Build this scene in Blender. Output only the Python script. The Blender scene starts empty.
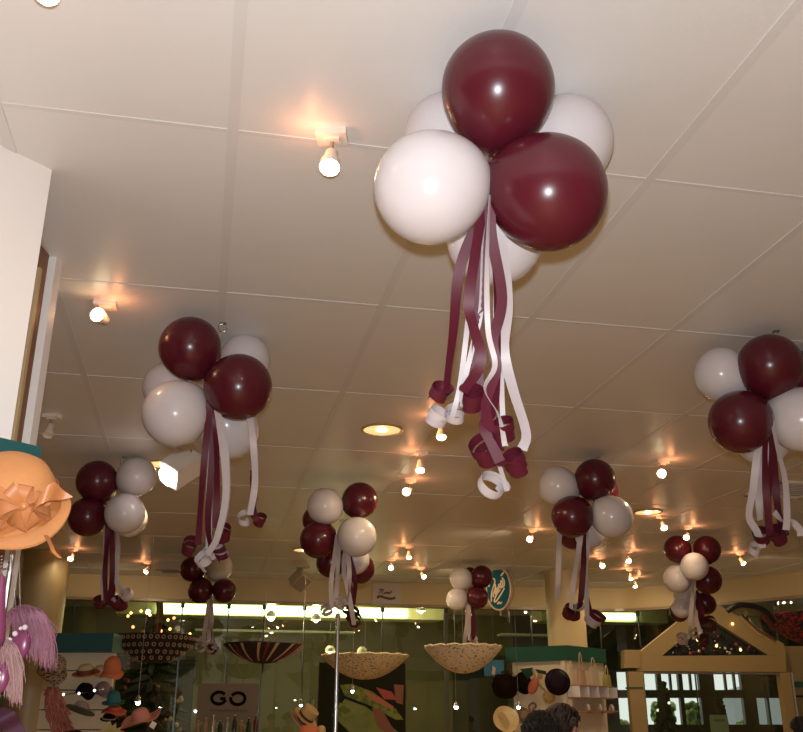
import bpy, bmesh, math, random
from mathutils import Vector, Matrix, Quaternion
R = random.Random(7)
SC = bpy.context.scene
COL = SC.collection
V = Vector
PI = math.pi
# ------------------------------------------------------------------ camera
F = 931.0
PITCH = math.atan(349 / F)
CAM = V((0, 0, 1.6))
FW = V((0, math.cos(PITCH), math.sin(PITCH)))
UP = V((0, -math.sin(PITCH), math.cos(PITCH)))
RT = V((1, 0, 0))
CEIL = 3.3
cd = bpy.data.cameras.new('camera'); cam = bpy.data.objects.new('camera', cd); COL.objects.link(cam)
cam.location = CAM; cam.rotation_euler = (PI / 2 + PITCH, 0, 0)
cd.sensor_fit = 'HORIZONTAL'; cd.sensor_width = 36; cd.lens = 36 * F / 803
cd.clip_start = 0.05; cd.clip_end = 200
SC.camera = cam

def ray(u, v): return FW + RT * ((u - 401.5) / F) + UP * ((366 - v) / F)
def P(u, v, d): return CAM + ray(u, v) * d
def PZ(u, v, z=CEIL):
    r = ray(u, v); return CAM + r * ((z - CAM.z) / r.z)
def PY(u, v, y):
    r = ray(u, v); return CAM + r * (y / r.y)

PHI = math.atan(206 / math.sqrt(F * F + 349 * 349))
A = V((math.cos(PHI), math.sin(PHI), 0)); B = V((-math.sin(PHI), math.cos(PHI), 0))

# ------------------------------------------------------------------ materials
MATS = {}
def mat(name, col, rough=.5, spec=.5, metal=0, coat=0, sheen=0, emit=None, es=0, noise=0, nscale=20, bump=0, bscale=60, trans=0, sss=0, alpha=1):
    if name in MATS: return MATS[name]
    m = bpy.data.materials.new(name); m.use_nodes = True
    nt = m.node_tree; b = nt.nodes['Principled BSDF']
    b.inputs['Base Color'].default_value = (*col, 1); b.inputs['Roughness'].default_value = rough
    b.inputs['Specular IOR Level'].default_value = spec; b.inputs['Metallic'].default_value = metal
    b.inputs['Coat Weight'].default_value = coat; b.inputs['Coat Roughness'].default_value = .06
    b.inputs['Sheen Weight'].default_value = sheen
    b.inputs['Transmission Weight'].default_value = trans
    b.inputs['Alpha'].default_value = alpha
    if sss:
        b.inputs['Subsurface Weight'].default_value = sss; b.inputs['Subsurface Radius'].default_value = (.05, .04, .035)
    if emit:
        b.inputs['Emission Color'].default_value = (*emit, 1); b.inputs['Emission Strength'].default_value = es
    if noise or bump:
        tc = nt.nodes.new('ShaderNodeTexCoord')
        n = nt.nodes.new('ShaderNodeTexNoise'); n.inputs['Scale'].default_value = nscale; n.inputs['Detail'].default_value = 4
        nt.links.new(tc.outputs['Object'], n.inputs['Vector'])
        if noise:
            mx = nt.nodes.new('ShaderNodeMix'); mx.data_type = 'RGBA'
            mx.inputs['A'].default_value = (*[c * (1 - noise) for c in col], 1)
            mx.inputs['B'].default_value = (*[min(1, c * (1 + noise)) for c in col], 1)
            nt.links.new(n.outputs['Fac'], mx.inputs['Factor']); nt.links.new(mx.outputs['Result'], b.inputs['Base Color'])
        if bump:
            n2 = nt.nodes.new('ShaderNodeTexNoise'); n2.inputs['Scale'].default_value = bscale; n2.inputs['Detail'].default_value = 3
            nt.links.new(tc.outputs['Object'], n2.inputs['Vector'])
            bp = nt.nodes.new('ShaderNodeBump'); bp.inputs['Strength'].default_value = bump; bp.inputs['Distance'].default_value = .01
            nt.links.new(n2.outputs['Fac'], bp.inputs['Height']); nt.links.new(bp.outputs['Normal'], b.inputs['Normal'])
    MATS[name] = m
    return m

def spotted(name, c1, c2, scale=60, thr=.5, rough=.8, kind='noise', stretch=(1, 1, 1)):
    if name in MATS: return MATS[name]
    m = mat(name, c1, rough); nt = m.node_tree; b = nt.nodes['Principled BSDF']
    tc = nt.nodes.new('ShaderNodeTexCoord'); mp = nt.nodes.new('ShaderNodeMapping'); mp.inputs['Scale'].default_value = stretch
    nt.links.new(tc.outputs['Object'], mp.inputs['Vector'])
    if kind == 'noise':
        n = nt.nodes.new('ShaderNodeTexNoise'); n.inputs['Scale'].default_value = scale; o = n.outputs['Fac']
    else:
        n = nt.nodes.new('ShaderNodeTexVoronoi'); n.inputs['Scale'].default_value = scale; o = n.outputs['Distance']
    nt.links.new(mp.outputs['Vector'], n.inputs['Vector'])
    rp = nt.nodes.new('ShaderNodeValToRGB'); rp.color_ramp.elements[0].position = thr - .06; rp.color_ramp.elements[1].position = thr + .06
    rp.color_ramp.elements[0].color = (*c1, 1); rp.color_ramp.elements[1].color = (*c2, 1)
    nt.links.new(o, rp.inputs['Fac']); nt.links.new(rp.outputs['Color'], b.inputs['Base Color'])
    return m

def glassmat(name, tint, refl=1.0):
    m = bpy.data.materials.new(name); m.use_nodes = True; nt = m.node_tree
    for n in list(nt.nodes): nt.nodes.remove(n)
    out = nt.nodes.new('ShaderNodeOutputMaterial'); mx = nt.nodes.new('ShaderNodeMixShader')
    t = nt.nodes.new('ShaderNodeBsdfTransparent'); t.inputs['Color'].default_value = (*tint, 1)
    g = nt.nodes.new('ShaderNodeBsdfGlossy'); g.inputs['Roughness'].default_value = .005; g.inputs['Color'].default_value = (1, 1, 1, 1)
    fr = nt.nodes.new('ShaderNodeFresnel'); fr.inputs['IOR'].default_value = 1.5
    mul = nt.nodes.new('ShaderNodeMath'); mul.operation = 'MULTIPLY'; mul.inputs[1].default_value = refl
    nt.links.new(fr.outputs[0], mul.inputs[0]); nt.links.new(mul.outputs[0], mx.inputs['Fac'])
    nt.links.new(t.outputs[0], mx.inputs[1]); nt.links.new(g.outputs[0], mx.inputs[2]); nt.links.new(mx.outputs[0], out.inputs['Surface'])
    MATS[name] = m; return m

M_ceil = mat('ceiling_panel', (.72, .69, .66), .42, .5, noise=.025, nscale=3, bump=.06, bscale=90)
M_strip = mat('ceiling_strip_paint', (.67, .64, .615), .42, .5)
M_white = mat('white_laminate', (.80, .75, .71), .45)
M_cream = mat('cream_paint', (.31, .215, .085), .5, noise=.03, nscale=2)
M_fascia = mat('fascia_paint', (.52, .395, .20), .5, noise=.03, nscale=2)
M_fasciatrim = mat('fascia_trim', (.30, .20, .10), .3)
M_floor = mat('floor_tile', (.47, .27, .075), .4, noise=.08, nscale=3)
M_wall = mat('shop_wall', (.62, .54, .40), .6, noise=.04, nscale=2)
M_olive = mat('mall_wall_olive', (.155, .125, .062), .6, noise=.12, nscale=1.5)
M_dark = mat('painted_opening_dark', (.018, .016, .012), .6)
M_wood = mat('brown_wood', (.20, .075, .03), .4, noise=.3, nscale=8)
M_tan = mat('light_wood', (.55, .40, .20), .5, noise=.15, nscale=12)
M_teal = mat('teal_board', (.008, .075, .075), .5, noise=.06, nscale=3)
M_green = mat('green_board', (.008, .085, .05), .5, noise=.06, nscale=3)
M_maroon = mat('maroon_latex', (.080, .0075, .0145), .26, .35, coat=.10, noise=.06, nscale=2)
M_wballoon = mat('white_latex', (.62, .565, .565), .24, .35, coat=.12, noise=.02, nscale=2, sss=.25)
M_mrib = mat('maroon_satin', (.085, .0075, .018), .48, .3, noise=.1, nscale=30)
M_wrib = mat('white_satin', (.47, .405, .40), .4, .35, noise=.05, nscale=30)
M_chrome = mat('chrome', (.75, .75, .78), .18, metal=1)
M_steel = mat('brushed_steel', (.42, .38, .33), .35, metal=1)
M_lampwhite = mat('lamp_housing', (.78, .68, .58), .35)
M_black = mat('black_plastic', (.012, .011, .01), .4)
M_lens = mat('lamp_glow', (1, .9, .7), .3, emit=(1, .80, .50), es=14)
M_lenscool = mat('flood_glow', (1, .95, .9), .3, emit=(1, .92, .90), es=14)
M_down = mat('downlight_reflector', (.9, .62, .25), .3, emit=(1, .70, .30), es=.9)
M_bulb = mat('bulb_glow', (1, .9, .7), .3, emit=(1, .85, .55), es=22)
M_tube = mat('tube_glow', (.95, 1, .8), .3, emit=(.90, 1, .60), es=6)
M_string = mat('string', (.35, .40, .25), .6)
M_glass = glassmat('shopfront_glass', (.84, .92, .80), 1.25)
M_joint = mat('dark_glass_edge', (.015, .03, .015), .25)
M_peach = mat('peach_straw', (.60, .255, .085), .65, noise=.10, nscale=9, bump=.25, bscale=300)
M_organza = mat('peach_organza', (.58, .22, .075), .35, noise=.12, nscale=14, alpha=.82)

# ------------------------------------------------------------------ mesh builder
class MB:
    def __init__(s): s.v = []; s.f = []
    def add(s, vs, fs):
        o = len(s.v); s.v += [V(x) for x in vs]; s.f += [tuple(i + o for i in f) for f in fs]; return s
    def box(s, c, size, rot=None, ax=None):
        hx, hy, hz = [k / 2 for k in size]; c = V(c)
        vs = [V((x, y, z)) for x in (-hx, hx) for y in (-hy, hy) for z in (-hz, hz)]
        if ax: vs = [ax[0] * q.x + ax[1] * q.y + ax[2] * q.z for q in vs]
        if rot: vs = [rot @ q for q in vs]
        return s.add([c + q for q in vs], [(0, 1, 3, 2), (4, 6, 7, 5), (0, 4, 5, 1), (2, 3, 7, 6), (0, 2, 6, 4), (1, 5, 7, 3)])
    def tube(s, pts, r, n=8, cap=True):
        pts = [V(p) for p in pts]; rs = r if isinstance(r, (list, tuple)) else [r] * len(pts)
        vs = []; prev = None
        for i, p in enumerate(pts):
            t = (pts[min(i + 1, len(pts) - 1)] - pts[max(i - 1, 0)]).normalized()
            if prev is None:
                a = V((0, 0, 1)) if abs(t.z) < .9 else V((1, 0, 0)); x = t.cross(a).normalized()
            else:
                x = (prev - t * prev.dot(t))
                x = x.normalized() if x.length > 1e-6 else t.orthogonal().normalized()
            prev = x; y = t.cross(x)
            for k in range(n):
                a = 2 * PI * k / n; vs.append(p + (x * math.cos(a) + y * math.sin(a)) * rs[i])
        fs = [(i * n + k, i * n + (k + 1) % n, (i + 1) * n + (k + 1) % n, (i + 1) * n + k) for i in range(len(pts) - 1) for k in range(n)]
        if cap: fs += [tuple(range(n))[::-1], tuple(range((len(pts) - 1) * n, len(pts) * n))]
        return s.add(vs, fs)
    def lathe(s, prof, mtx=None, n=24, fn=None):
        mtx = mtx or Matrix(); vs = []; fs = []
        for (r, z) in prof:
            for k in range(n):
                a = 2 * PI * k / n; q = V((r * math.cos(a), r * math.sin(a), z))
                if fn: q = fn(q, a)
                vs.append(mtx @ q)
        for i in range(len(prof) - 1):
            for k in range(n): fs.append((i * n + k, i * n + (k + 1) % n, (i + 1) * n + (k + 1) % n, (i + 1) * n + k))
        if prof[0][0] > 1e-5: fs.append(tuple(range(n))[::-1])
        if prof[-1][0] > 1e-5: fs.append(tuple(range((len(prof) - 1) * n, len(prof) * n)))
        return s.add(vs, fs)
    def sphere(s, c, r, n=12, sc=(1, 1, 1), mtx=None):
        prof = [(math.sin(PI * i / n), -math.cos(PI * i / n)) for i in range(n + 1)]
        c = V(c); mtx = mtx or Matrix()
        return s.lathe(prof, Matrix.Translation(c) @ mtx @ Matrix.Diagonal((r * sc[0], r * sc[1], r * sc[2], 1)), n=max(8, n * 2 - 4))
    def prism(s, poly, thick, o, ex, ey, ez):
        n = len(poly); vs = [V(o) + ex * x + ey * y + ez * t for t in (0, thick) for (x, y) in poly]
        fs = [tuple(range(n))[::-1], tuple(range(n, 2 * n))] + [(k, (k + 1) % n, n + (k + 1) % n, n + k) for k in range(n)]
        return s.add(vs, fs)
    def strip(s, pts, ws, th=.0008):
        n = len(pts); vs = []
        for i in range(n):
            t = (pts[min(i + 1, n - 1)] - pts[max(i - 1, 0)])
            nn = t.cross(ws[i]); nn = nn.normalized() * th / 2 if nn.length > 1e-9 else V((0, 0, th))
            vs += [pts[i] - ws[i] - nn, pts[i] + ws[i] - nn, pts[i] + ws[i] + nn, pts[i] - ws[i] + nn]
        fs = [(i * 4 + k, i * 4 + (k + 1) % 4, i * 4 + 4 + (k + 1) % 4, i * 4 + 4 + k) for i in range(n - 1) for k in range(4)]
        fs += [(3, 2, 1, 0), (n * 4 - 4, n * 4 - 3, n * 4 - 2, n * 4 - 1)]
        return s.add(vs, fs)
    def mesh(s, name, m, smooth=True, off=V((0, 0, 0))):
        me = bpy.data.meshes.new(name); me.from_pydata([tuple(q - off) for q in s.v], [], s.f)
        bm = bmesh.new(); bm.from_mesh(me); bmesh.ops.remove_doubles(bm, verts=bm.verts, dist=1e-6)
        bmesh.ops.recalc_face_normals(bm, faces=bm.faces)
        if smooth:
            for f in bm.faces: f.smooth = True
            for e in bm.edges:
                if len(e.link_faces) == 2 and e.calc_face_angle(0) > math.radians(38): e.smooth = False
        bm.to_mesh(me); bm.free(); me.materials.append(m); return me
    def build(s, name, m, parent=None, smooth=True, label=None):
        off = parent_loc(parent) if parent else V((0, 0, 0))
        o = bpy.data.objects.new(name, s.mesh(name, m, smooth, off)); COL.objects.link(o)
        if parent: o.parent = parent
        if label: o['label'] = label
        return o
def parent_loc(p):
    l = V(p.location)
    while p.parent: p = p.parent; l += p.location
    return l
def thing(name, label, cat, loc, group=None):
    o = bpy.data.objects.new(name, None); COL.objects.link(o); o.location = loc; o.empty_display_size = .1
    o['label'] = label; o['category'] = cat
    if group: o['group'] = group
    return o
def tag(o, label, cat, group=None):
    o['label'] = label; o['category'] = cat
    if group: o['group'] = group
    return o
def struct(name, mb, m, smooth=False, parent=None):
    o = mb.build(name, m, parent, smooth)
    if not parent: o['kind'] = 'structure'
    return o
def inst(name, me, parent=None, loc=(0, 0, 0), q=None, sc=(1, 1, 1)):
    o = bpy.data.objects.new(name, me); COL.objects.link(o); o.parent = parent; o.location = loc; o.scale = sc
    if q: o.rotation_mode = 'QUATERNION'; o.rotation_quaternion = q
    return o
def frame_to(z):
    return V((0, 0, 1)).rotation_difference(V(z).normalized())
def cr(pts, k=8):
    pts = [V(p) for p in pts]
    if len(pts) < 3: return [pts[0].lerp(pts[-1], i / (k * 2)) for i in range(k * 2 + 1)]
    q = [pts[0] * 2 - pts[1]] + pts + [pts[-1] * 2 - pts[-2]]; out = []
    for i in range(1, len(q) - 2):
        for j in range(k):
            t = j / k; a, b, c, d = q[i - 1:i + 3]
            out.append(.5 * ((2 * b) + (c - a) * t + (2 * a - 5 * b + 4 * c - d) * t * t + (3 * b - a - 3 * c + d) * t ** 3))
    out.append(pts[-1]); return out

# ------------------------------------------------------------------ setting
struct('floor', MB().box((-.5, 8, -.05), (21, 26, .1)), M_floor)
struct('ceiling', MB().box((-.5, 8, CEIL + .03), (21, 26, .06)), M_ceil)
struct('wall_left', MB().box((-8.2, 8, 1.65), (.2, 26, 3.3)), M_wall)
struct('wall_right', MB().box((7.6, 4, 1.65), (.2, 18, 3.3)), M_wall)
struct('wall_back', MB().box((-.5, -4.4, 1.65), (16, .2, 3.3)), M_wall)
trim_n = 0
def trim(mb, m):
    global trim_n
    trim_n += 1
    return struct('trim_%d' % trim_n, mb, m)
# ceiling joint strips (grid frame: p along A, q along B)
def gp(u, v):
    w = PZ(u, v); return w.dot(A), w.dot(B)
p0 = gp(233, 131)[0]; dp = ((gp(515, 0)[0] - gp(240, 0)[0]) + (gp(800, 0)[0] - gp(515, 0)[0])) / 2
q1 = (gp(233, 131)[1] + gp(650, 180)[1]) / 2; q2 = (gp(221, 293)[1] + gp(670, 330)[1]) / 2
dq = q2 - q1
def gw(p, q, z=CEIL): return A * p + B * q + V((0, 0, z))
FAC_A = V((0.4, 13.1, 0)); QF = FAC_A.dot(B)
for i in range(-9, 12):
    p = p0 + i * dp
    trim(MB().box(gw(p, (-3 + QF) / 2, CEIL - .0015), (.034, QF + 3, .003), ax=(A, B, V((0, 0, 1)))), M_strip)
for j in range(-3, 10):
    q = q1 + j * dq
    if q < QF - .2:
        trim(MB().box(gw(0.5, q, CEIL - .0012), (16, .018, .0024), ax=(A, B, V((0, 0, 1)))), M_strip)
# facade line
FP = [FAC_A + A * t for t in (-8.2, -4, 0, 2.45)] + [V((3.4, 13.45, 0)), V((4.1, 12.95, 0)), V((4.7, 12.35, 0)), V((5.2, 11.75, 0)), V((5.7, 11.0, 0)), V((6.2, 10.1, 0)), V((6.7, 8.9, 0)), V((7.1, 7.6, 0)), V((7.5, 6.0, 0))]
FPS = cr(FP, 5)
def fac_hit(u, v):
    r = ray(u, v); d = V((r.x, r.y, 0))
    for a, b in zip(FPS, FPS[1:]):
        e = b - a; den = d.x * e.y - d.y * e.x
        if abs(den) < 1e-9: continue
        t = (a.x * e.y - a.y * e.x) / den; s = (a.x * d.y - a.y * d.x) / den
        if t > 0 and -1e-6 <= s <= 1 + 1e-6: return d * t, e.normalized(), t
def wall_sweep(pts, z0, z1, th):
    mb = MB(); n = len(pts); vs = []
    for i, p in enumerate(pts):
        t = (pts[min(i + 1, n - 1)] - pts[max(i - 1, 0)]).normalized(); nn = V((-t.y, t.x, 0))
        for q in (p, p + nn * th):
            vs += [V((q.x, q.y, z0)), V((q.x, q.y, z1))]
    fs = []
    for i in range(n - 1):
        a = i * 4; b = a + 4
        fs += [(a, b, b + 1, a + 1), (a + 2, a + 3, b + 3, b + 2), (a, a + 2, b + 2, b), (a + 1, b + 1, b + 3, a + 3)]
    fs += [(0, 1, 3, 2), (n * 4 - 4, n * 4 - 2, n * 4 - 1, n * 4 - 3)]
    return mb.add(vs, fs)
FASZ = 3.3 - .285
struct('wall_front', wall_sweep(FPS, FASZ, CEIL, .15), M_fascia, smooth=True)
def offs(pts, o):
    out = []
    for i, p in enumerate(pts):
        t = (pts[min(i + 1, len(pts) - 1)] - pts[max(i - 1, 0)]).normalized(); out.append(p + V((-t.y, t.x, 0)) * o)
    return out
trim(wall_sweep(offs(FPS, -.012), FASZ - .035, FASZ - .001, .16), M_fasciatrim)
# glass panes
us = [-90, 70, 180, 227, 263, 304, 383, 447, 533, 602, 639, 690, 777, 850, 960]
hits = [fac_hit(u, 640) for u in us]
def pane_pts(a, b):
    out = [a]
    for p in FPS:
        if a.x + .02 < p.x < b.x - .02: out.append(p)
    return out + [b]
GTOP = FASZ - .036
for i in range(len(us) - 1):
    if hits[i] is None or hits[i + 1] is None: continue
    a, b = hits[i][0], hits[i + 1][0]
    o = struct('window_%d' % (i + 1), wall_sweep(offs(pane_pts(a, b), .05), 0.02, GTOP, .004), M_glass)
    w = .05 if us[i] == 447 else .016
    mm = mat('bronze_frame', (.07, .06, .035), .5) if us[i] == 447 else M_joint
    t = hits[i][1]; n = V((-t.y, t.x, 0))
    MB().box(a + n * .05 + V((0, 0, GTOP / 2 + .01)), (w, .02, GTOP - .02), ax=(t, n, V((0, 0, 1)))).build('glass_joint', mm, o, False)
    MB().box(a + n * .045 + V((0, 0, GTOP - .04)), (.05, .03, .06), ax=(t, n, V((0, 0, 1)))).build('glass_clamp', M_black, o, False)

# ---- mall corridor behind the glass
FWA = V((0.4, 17.2, 0))
Z1 = V((0, 0, 1))
def fw(t, z, back=0): return FWA + A * t + B * back + V((0, 0, z))
struct('wall_mall', MB().box(fw(-3.2, 1.65, .1), (11.6, .2, 3.3), ax=(A, B, Z1)), M_olive)
# bulkhead that carries the light trough
def at_line(u, v, y0):      # hit of the pixel ray with the vertical plane along A through (0.4,y0)
    r = ray(u, v); o = V((.4, y0, 0)); t = (o - CAM).dot(B) / r.dot(B); return CAM + r * t
bl, brr = at_line(158, 609, 15.1), at_line(407, 613, 15.1)
L = (brr - bl).length
M_soffit = mat('mall_soffit', (.50, .46, .26), .6)
struct('wall_bulkhead', MB().box((bl + brr) / 2 + B * .3 + V((0, 0, .02)), (L + 1.2, .5, .2), ax=(A, B, Z1)), M_soffit)
t1 = MB().box((bl + brr) / 2, (L, .05, .13), ax=(A, B, Z1)).build('strip_light', M_tube, None, False)
tag(t1, 'long glowing strip light behind the glass, above the two dark parasols', 'light')
a2, b2 = at_line(578, 615, 15.1), at_line(635, 618, 15.1)
t2 = MB().box((a2 + b2) / 2, ((b2 - a2).length, .05, .10), ax=(A, B, Z1)).build('strip_light', M_tube, None, False)
tag(t2, 'short glowing strip light behind the glass right of the cream column', 'light')
struct('wall_bulkhead_right', MB().box((a2 + b2) / 2 + B * .3 + V((0, 0, .02)), (2.2, .5, .2), ax=(A, B, Z1)), M_soffit)
# ledges on the far wall catching the light
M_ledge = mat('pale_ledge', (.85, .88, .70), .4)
for (ua, va, ub, vb) in ((195, 630.5, 352, 634), (497, 635.5, 548, 636)):
    a, b = at_line(ua, va, 17.1), at_line(ub, vb, 17.1)
    trim(MB().box((a + b) / 2 - B * .12, ((b - a).length, .26, .035), ax=(A, B, Z1)), M_ledge)
# flat panels on the far wall, painting in the dark of shop openings
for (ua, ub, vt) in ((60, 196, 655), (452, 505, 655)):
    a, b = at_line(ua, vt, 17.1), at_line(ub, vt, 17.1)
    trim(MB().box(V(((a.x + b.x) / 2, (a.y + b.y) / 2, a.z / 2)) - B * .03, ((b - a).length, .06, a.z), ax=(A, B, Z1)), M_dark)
# bulbs added where the glass shows reflections, also to brighten the mall corridor
for (u, v, lb) in ((271, 617, 'bright added mall lamp behind the glass below the long strip light'), (316, 620, 'small tilted added mall lamp behind the glass left of the pole'), (421, 611, 'added mall lamp behind the glass right of the long strip light'), (330, 652, 'faint bulb standing in for a glass reflection left of the tan parasol'), (362, 653, 'faint bulb standing in for a glass reflection above the tan parasol')):
    c = at_line(u, v, 14.6) ; o = bpy.data.objects.new('added_mall_lamp', None); COL.objects.link(o); o.location = c
    o['label'] = lb; o['category'] = 'lamp'; o['group'] = 'added lamps in the mall corridor'
    MB().sphere(c, .055 if u == 271 else .035 if v < 640 else .022, 8).build('bulb', M_bulb, o)
    MB().lathe([(.03, .09), (.07, .05), (.075, .0), (.07, .0)], Matrix.Translation(c), 16).build('lamp_shade', M_lampwhite, o)
    MB().tube([c + V((0, 0, .08)), V((c.x, c.y, CEIL))], .003, 6).build('hanging_wire', M_black, o)
    l_ = bpy.data.lights.new('mall_fill_light', 'POINT'); l_.energy = 14; l_.color = (1, .82, .5); l_.shadow_soft_size = .06
    lo = bpy.data.objects.new('mall_fill_light', l_); COL.objects.link(lo); lo.location = c - V((0, 0, .09))
# window wall with daylight on the right
YW = 17.6
M_wframe = mat('dark_window_frame', (.02, .018, .016), .5)
def wpt(u, v): return PY(u, v, YW)
zt = wpt(700, 672).z; zb1 = wpt(700, 690).z; zb0 = wpt(700, 698).z; zbot = wpt(700, 724.5).z
wl, wr = wpt(612, 690).x, wpt(800, 690).x
wf = MB()
wf.box(((wl + wr) / 2 + 1, YW, (zt + 3.3) / 2), (wr - wl + 4, .12, 3.3 - zt))
wf.box((wl - 1.2, YW, 1.65), (2.4, .13, 3.3))
wf.box(((wl + wr) / 2 + 1, YW, zbot / 2), (wr - wl + 4, .12, zbot))
wf.box(((wl + wr) / 2 + 1, YW, (zb1 + zb0) / 2), (wr - wl + 4, .14, zb1 - zb0))
for (ua, ub) in ((600, 617), (628, 644), (657, 661.5), (678.5, 682.5), (699, 714), (741, 754), (764.5, 766.5), (782, 800), (830, 836), (870, 876)):
    xa, xb = wpt(ua, 690).x, wpt(ub, 690).x
    wf.box(((xa + xb) / 2, YW, (zt + zbot) / 2), (xb - xa, .13, zt - zbot))
wf.box(((wpt(752, 690).x + wpt(800, 690).x) / 2, YW + .02, (zt + zb1) / 2), (wpt(800, 690).x - wpt(752, 690).x, .1, zt - zb1))
for u in (671, 691, 726, 735):
    x = wpt(u, 690).x; wf.box((x, YW, (zt + zb1) / 2), (.035, .08, zt - zb1))
struct('wall_mall_windows', wf, M_wframe)
struct('wall_mall_right', MB().box((9.7, 13, 1.65), (.2, 10, 3.3)), M_olive)
struct('trim_ground_outside', MB().box((6, 26, -.08), (30, 16, .06)), mat('pale_paving', (.55, .56, .56), .8))
bq = PY(770, 712, 31); tag(MB().box((bq.x + 1.2, 31.5, 1.1), (4.6, 1, 2.3)).prism([(-2.5, 0), (2.5, 0), (0, .7)], 1.1, V((bq.x + 1.2, 30.95, 2.25)), V((1, 0, 0)), Z1, V((0, 1, 0))).build('building', mat('grey_render', (.30, .32, .32), .8), None, False), 'low grey building outside seen through the right window panes', 'building')
# bushes outside
M_bush = spotted('bush_green', (.06, .12, .02), (.42, .55, .18), 7, .5)
for i, (u, v, s) in enumerate(((664, 719, .68), (696, 719, .68), (748, 735, .6), (624, 735, .6))):
    c = PY(u, v, 22); mb = MB()
    for k in range(90):
        o = V((R.uniform(-.62, .62), R.uniform(-.4, .4), R.uniform(-1, .9))) * s * .5
        mb.sphere(c + o, R.uniform(.07, .15) * s, 5)
    mb.tube([V((c.x, c.y, -.05)), c], .05)
    tag(mb.build('bush', M_bush, None), ('bright green bush outside seen through left pane of the door', 'bright green bush outside in middle of the doorway view', 'low bright bush outside beside the dark window post', 'bright bush outside at far left of the doorway')[i], 'bush', 'bushes outside the windows')

# ------------------------------------------------------------------ pillars at the left
e = V((-1.164, 2.674, 0)); dv = V((.62, .78, 0)).normalized(); nv = V((dv.y, -dv.x, 0))
struct('wall_pillar_front', MB().box(e - dv * .6 - nv * .04 + V((0, 0, 1.65)), (1.2, .08, 3.3), ax=(dv, nv, Z1)), M_white)
struct('wall_pillar_rear', MB().box((-1.72, 3.05, 1.65), (.62, .62, 3.3)), M_white)
trim(MB().box((-1.398, 3.0, 1.65), (.03, .54, 3.28)), M_wood)
trim(MB().box((-1.392, 3.335, 1.65), (.05, .062, 3.3)), M_white)
trim(MB().box((-1.385, 3.185, 1.6), (.03, .024, 3.18)), M_tan)

# ------------------------------------------------------------------ round columns
for k, (u, v, d, r, ztop) in enumerate(((46, 570, 10.35, .245, CEIL), (565, 600, 11.7, .24, CEIL))):
    c = P(u, v, d); pr = [(r, 0), (r, ztop - .002)]
    struct('wall_column_%s' % ('left', 'right')[k], MB().lathe(pr, Matrix.Translation((c.x, c.y, 0)), 40), mat('column_paint', (.50, .385, .20), .4), smooth=True)

# ------------------------------------------------------------------ balloons
def balloon_mesh(name, m):
    prof = []
    n = 30
    for i in range(n + 1):
        t = PI * i / n; z = -math.cos(t); r = math.sin(t)
        if z > 0: z2 = z * 1.16; r *= (1 - .10 * z * z)
        else: z2 = z * .98
        prof.append((r, z2))
    prof = prof[:-1] + [(.05, 1.17), (.035, 1.19), (.06, 1.23), (.0, 1.235)]
    prof[0] = (0, prof[0][1])
    return MB().lathe(prof, None, 40).mesh(name, m)
BM = {'m': balloon_mesh('balloon_maroon', M_maroon), 'w': balloon_mesh('balloon_white', M_wballoon)}

def ribbon(parent, col, pts, w, curl=None, seed=0, facing=.4):
    rr = random.Random(seed); path = cr(pts, 8); n = len(path); ws = []
    ph = rr.uniform(-.5, .5); am = rr.uniform(.3, .8); fq = rr.uniform(.6, 1.4)
    for i in range(n):
        t = (path[min(i + 1, n - 1)] - path[max(i - 1, 0)]).normalized()
        th = ph + am * math.sin(fq * 2 * PI * i / n + ph * 3)
        x = V((math.cos(th), math.sin(th), 0)); x = (x - t * x.dot(t)).normalized()
        ws.append(x * w / 2)
    if curl:
        turns, r, pitch, tilt = curl
        ax = V((.5 * math.cos(seed * 1.7), .45 + .5 * math.sin(tilt), -.35 - .4 * math.cos(tilt))).normalized()
        ex = V((1 if rr.random() < .5 else -1, -.4, 0)); ex = (ex - ax * ex.dot(ax)).normalized(); ey = ax.cross(ex)
        if rr.random() < .5: ey = -ey
        start = path[-1]; c0 = start - ex * r; m = int(turns * 18)
        w0 = ws[-1]
        if w0.dot(ax) < 0 : sg = -1
        else: sg = 1
        for k in range(1, m + 1):
            a = 2 * PI * k / 18; f = min(1, k / 6)
            rk = r * (1 - .25 * k / m)
            path.append(c0 + (ex * math.cos(a) + ey * math.sin(a)) * rk + ax * (pitch * k / 18))
            ws.append((w0 * (1 - f) + ax * sg * (w / 2) * f).normalized() * w / 2)
    if col == 'n': ws = [q * (.5 if i < n else .8) for i, q in enumerate(ws)]
    MB().strip(path, ws).build('ribbon', M_mrib if col == 'm' else M_wrib, parent, True, 'maroon ribbon' if col == 'm' else 'white ribbon')

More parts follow.
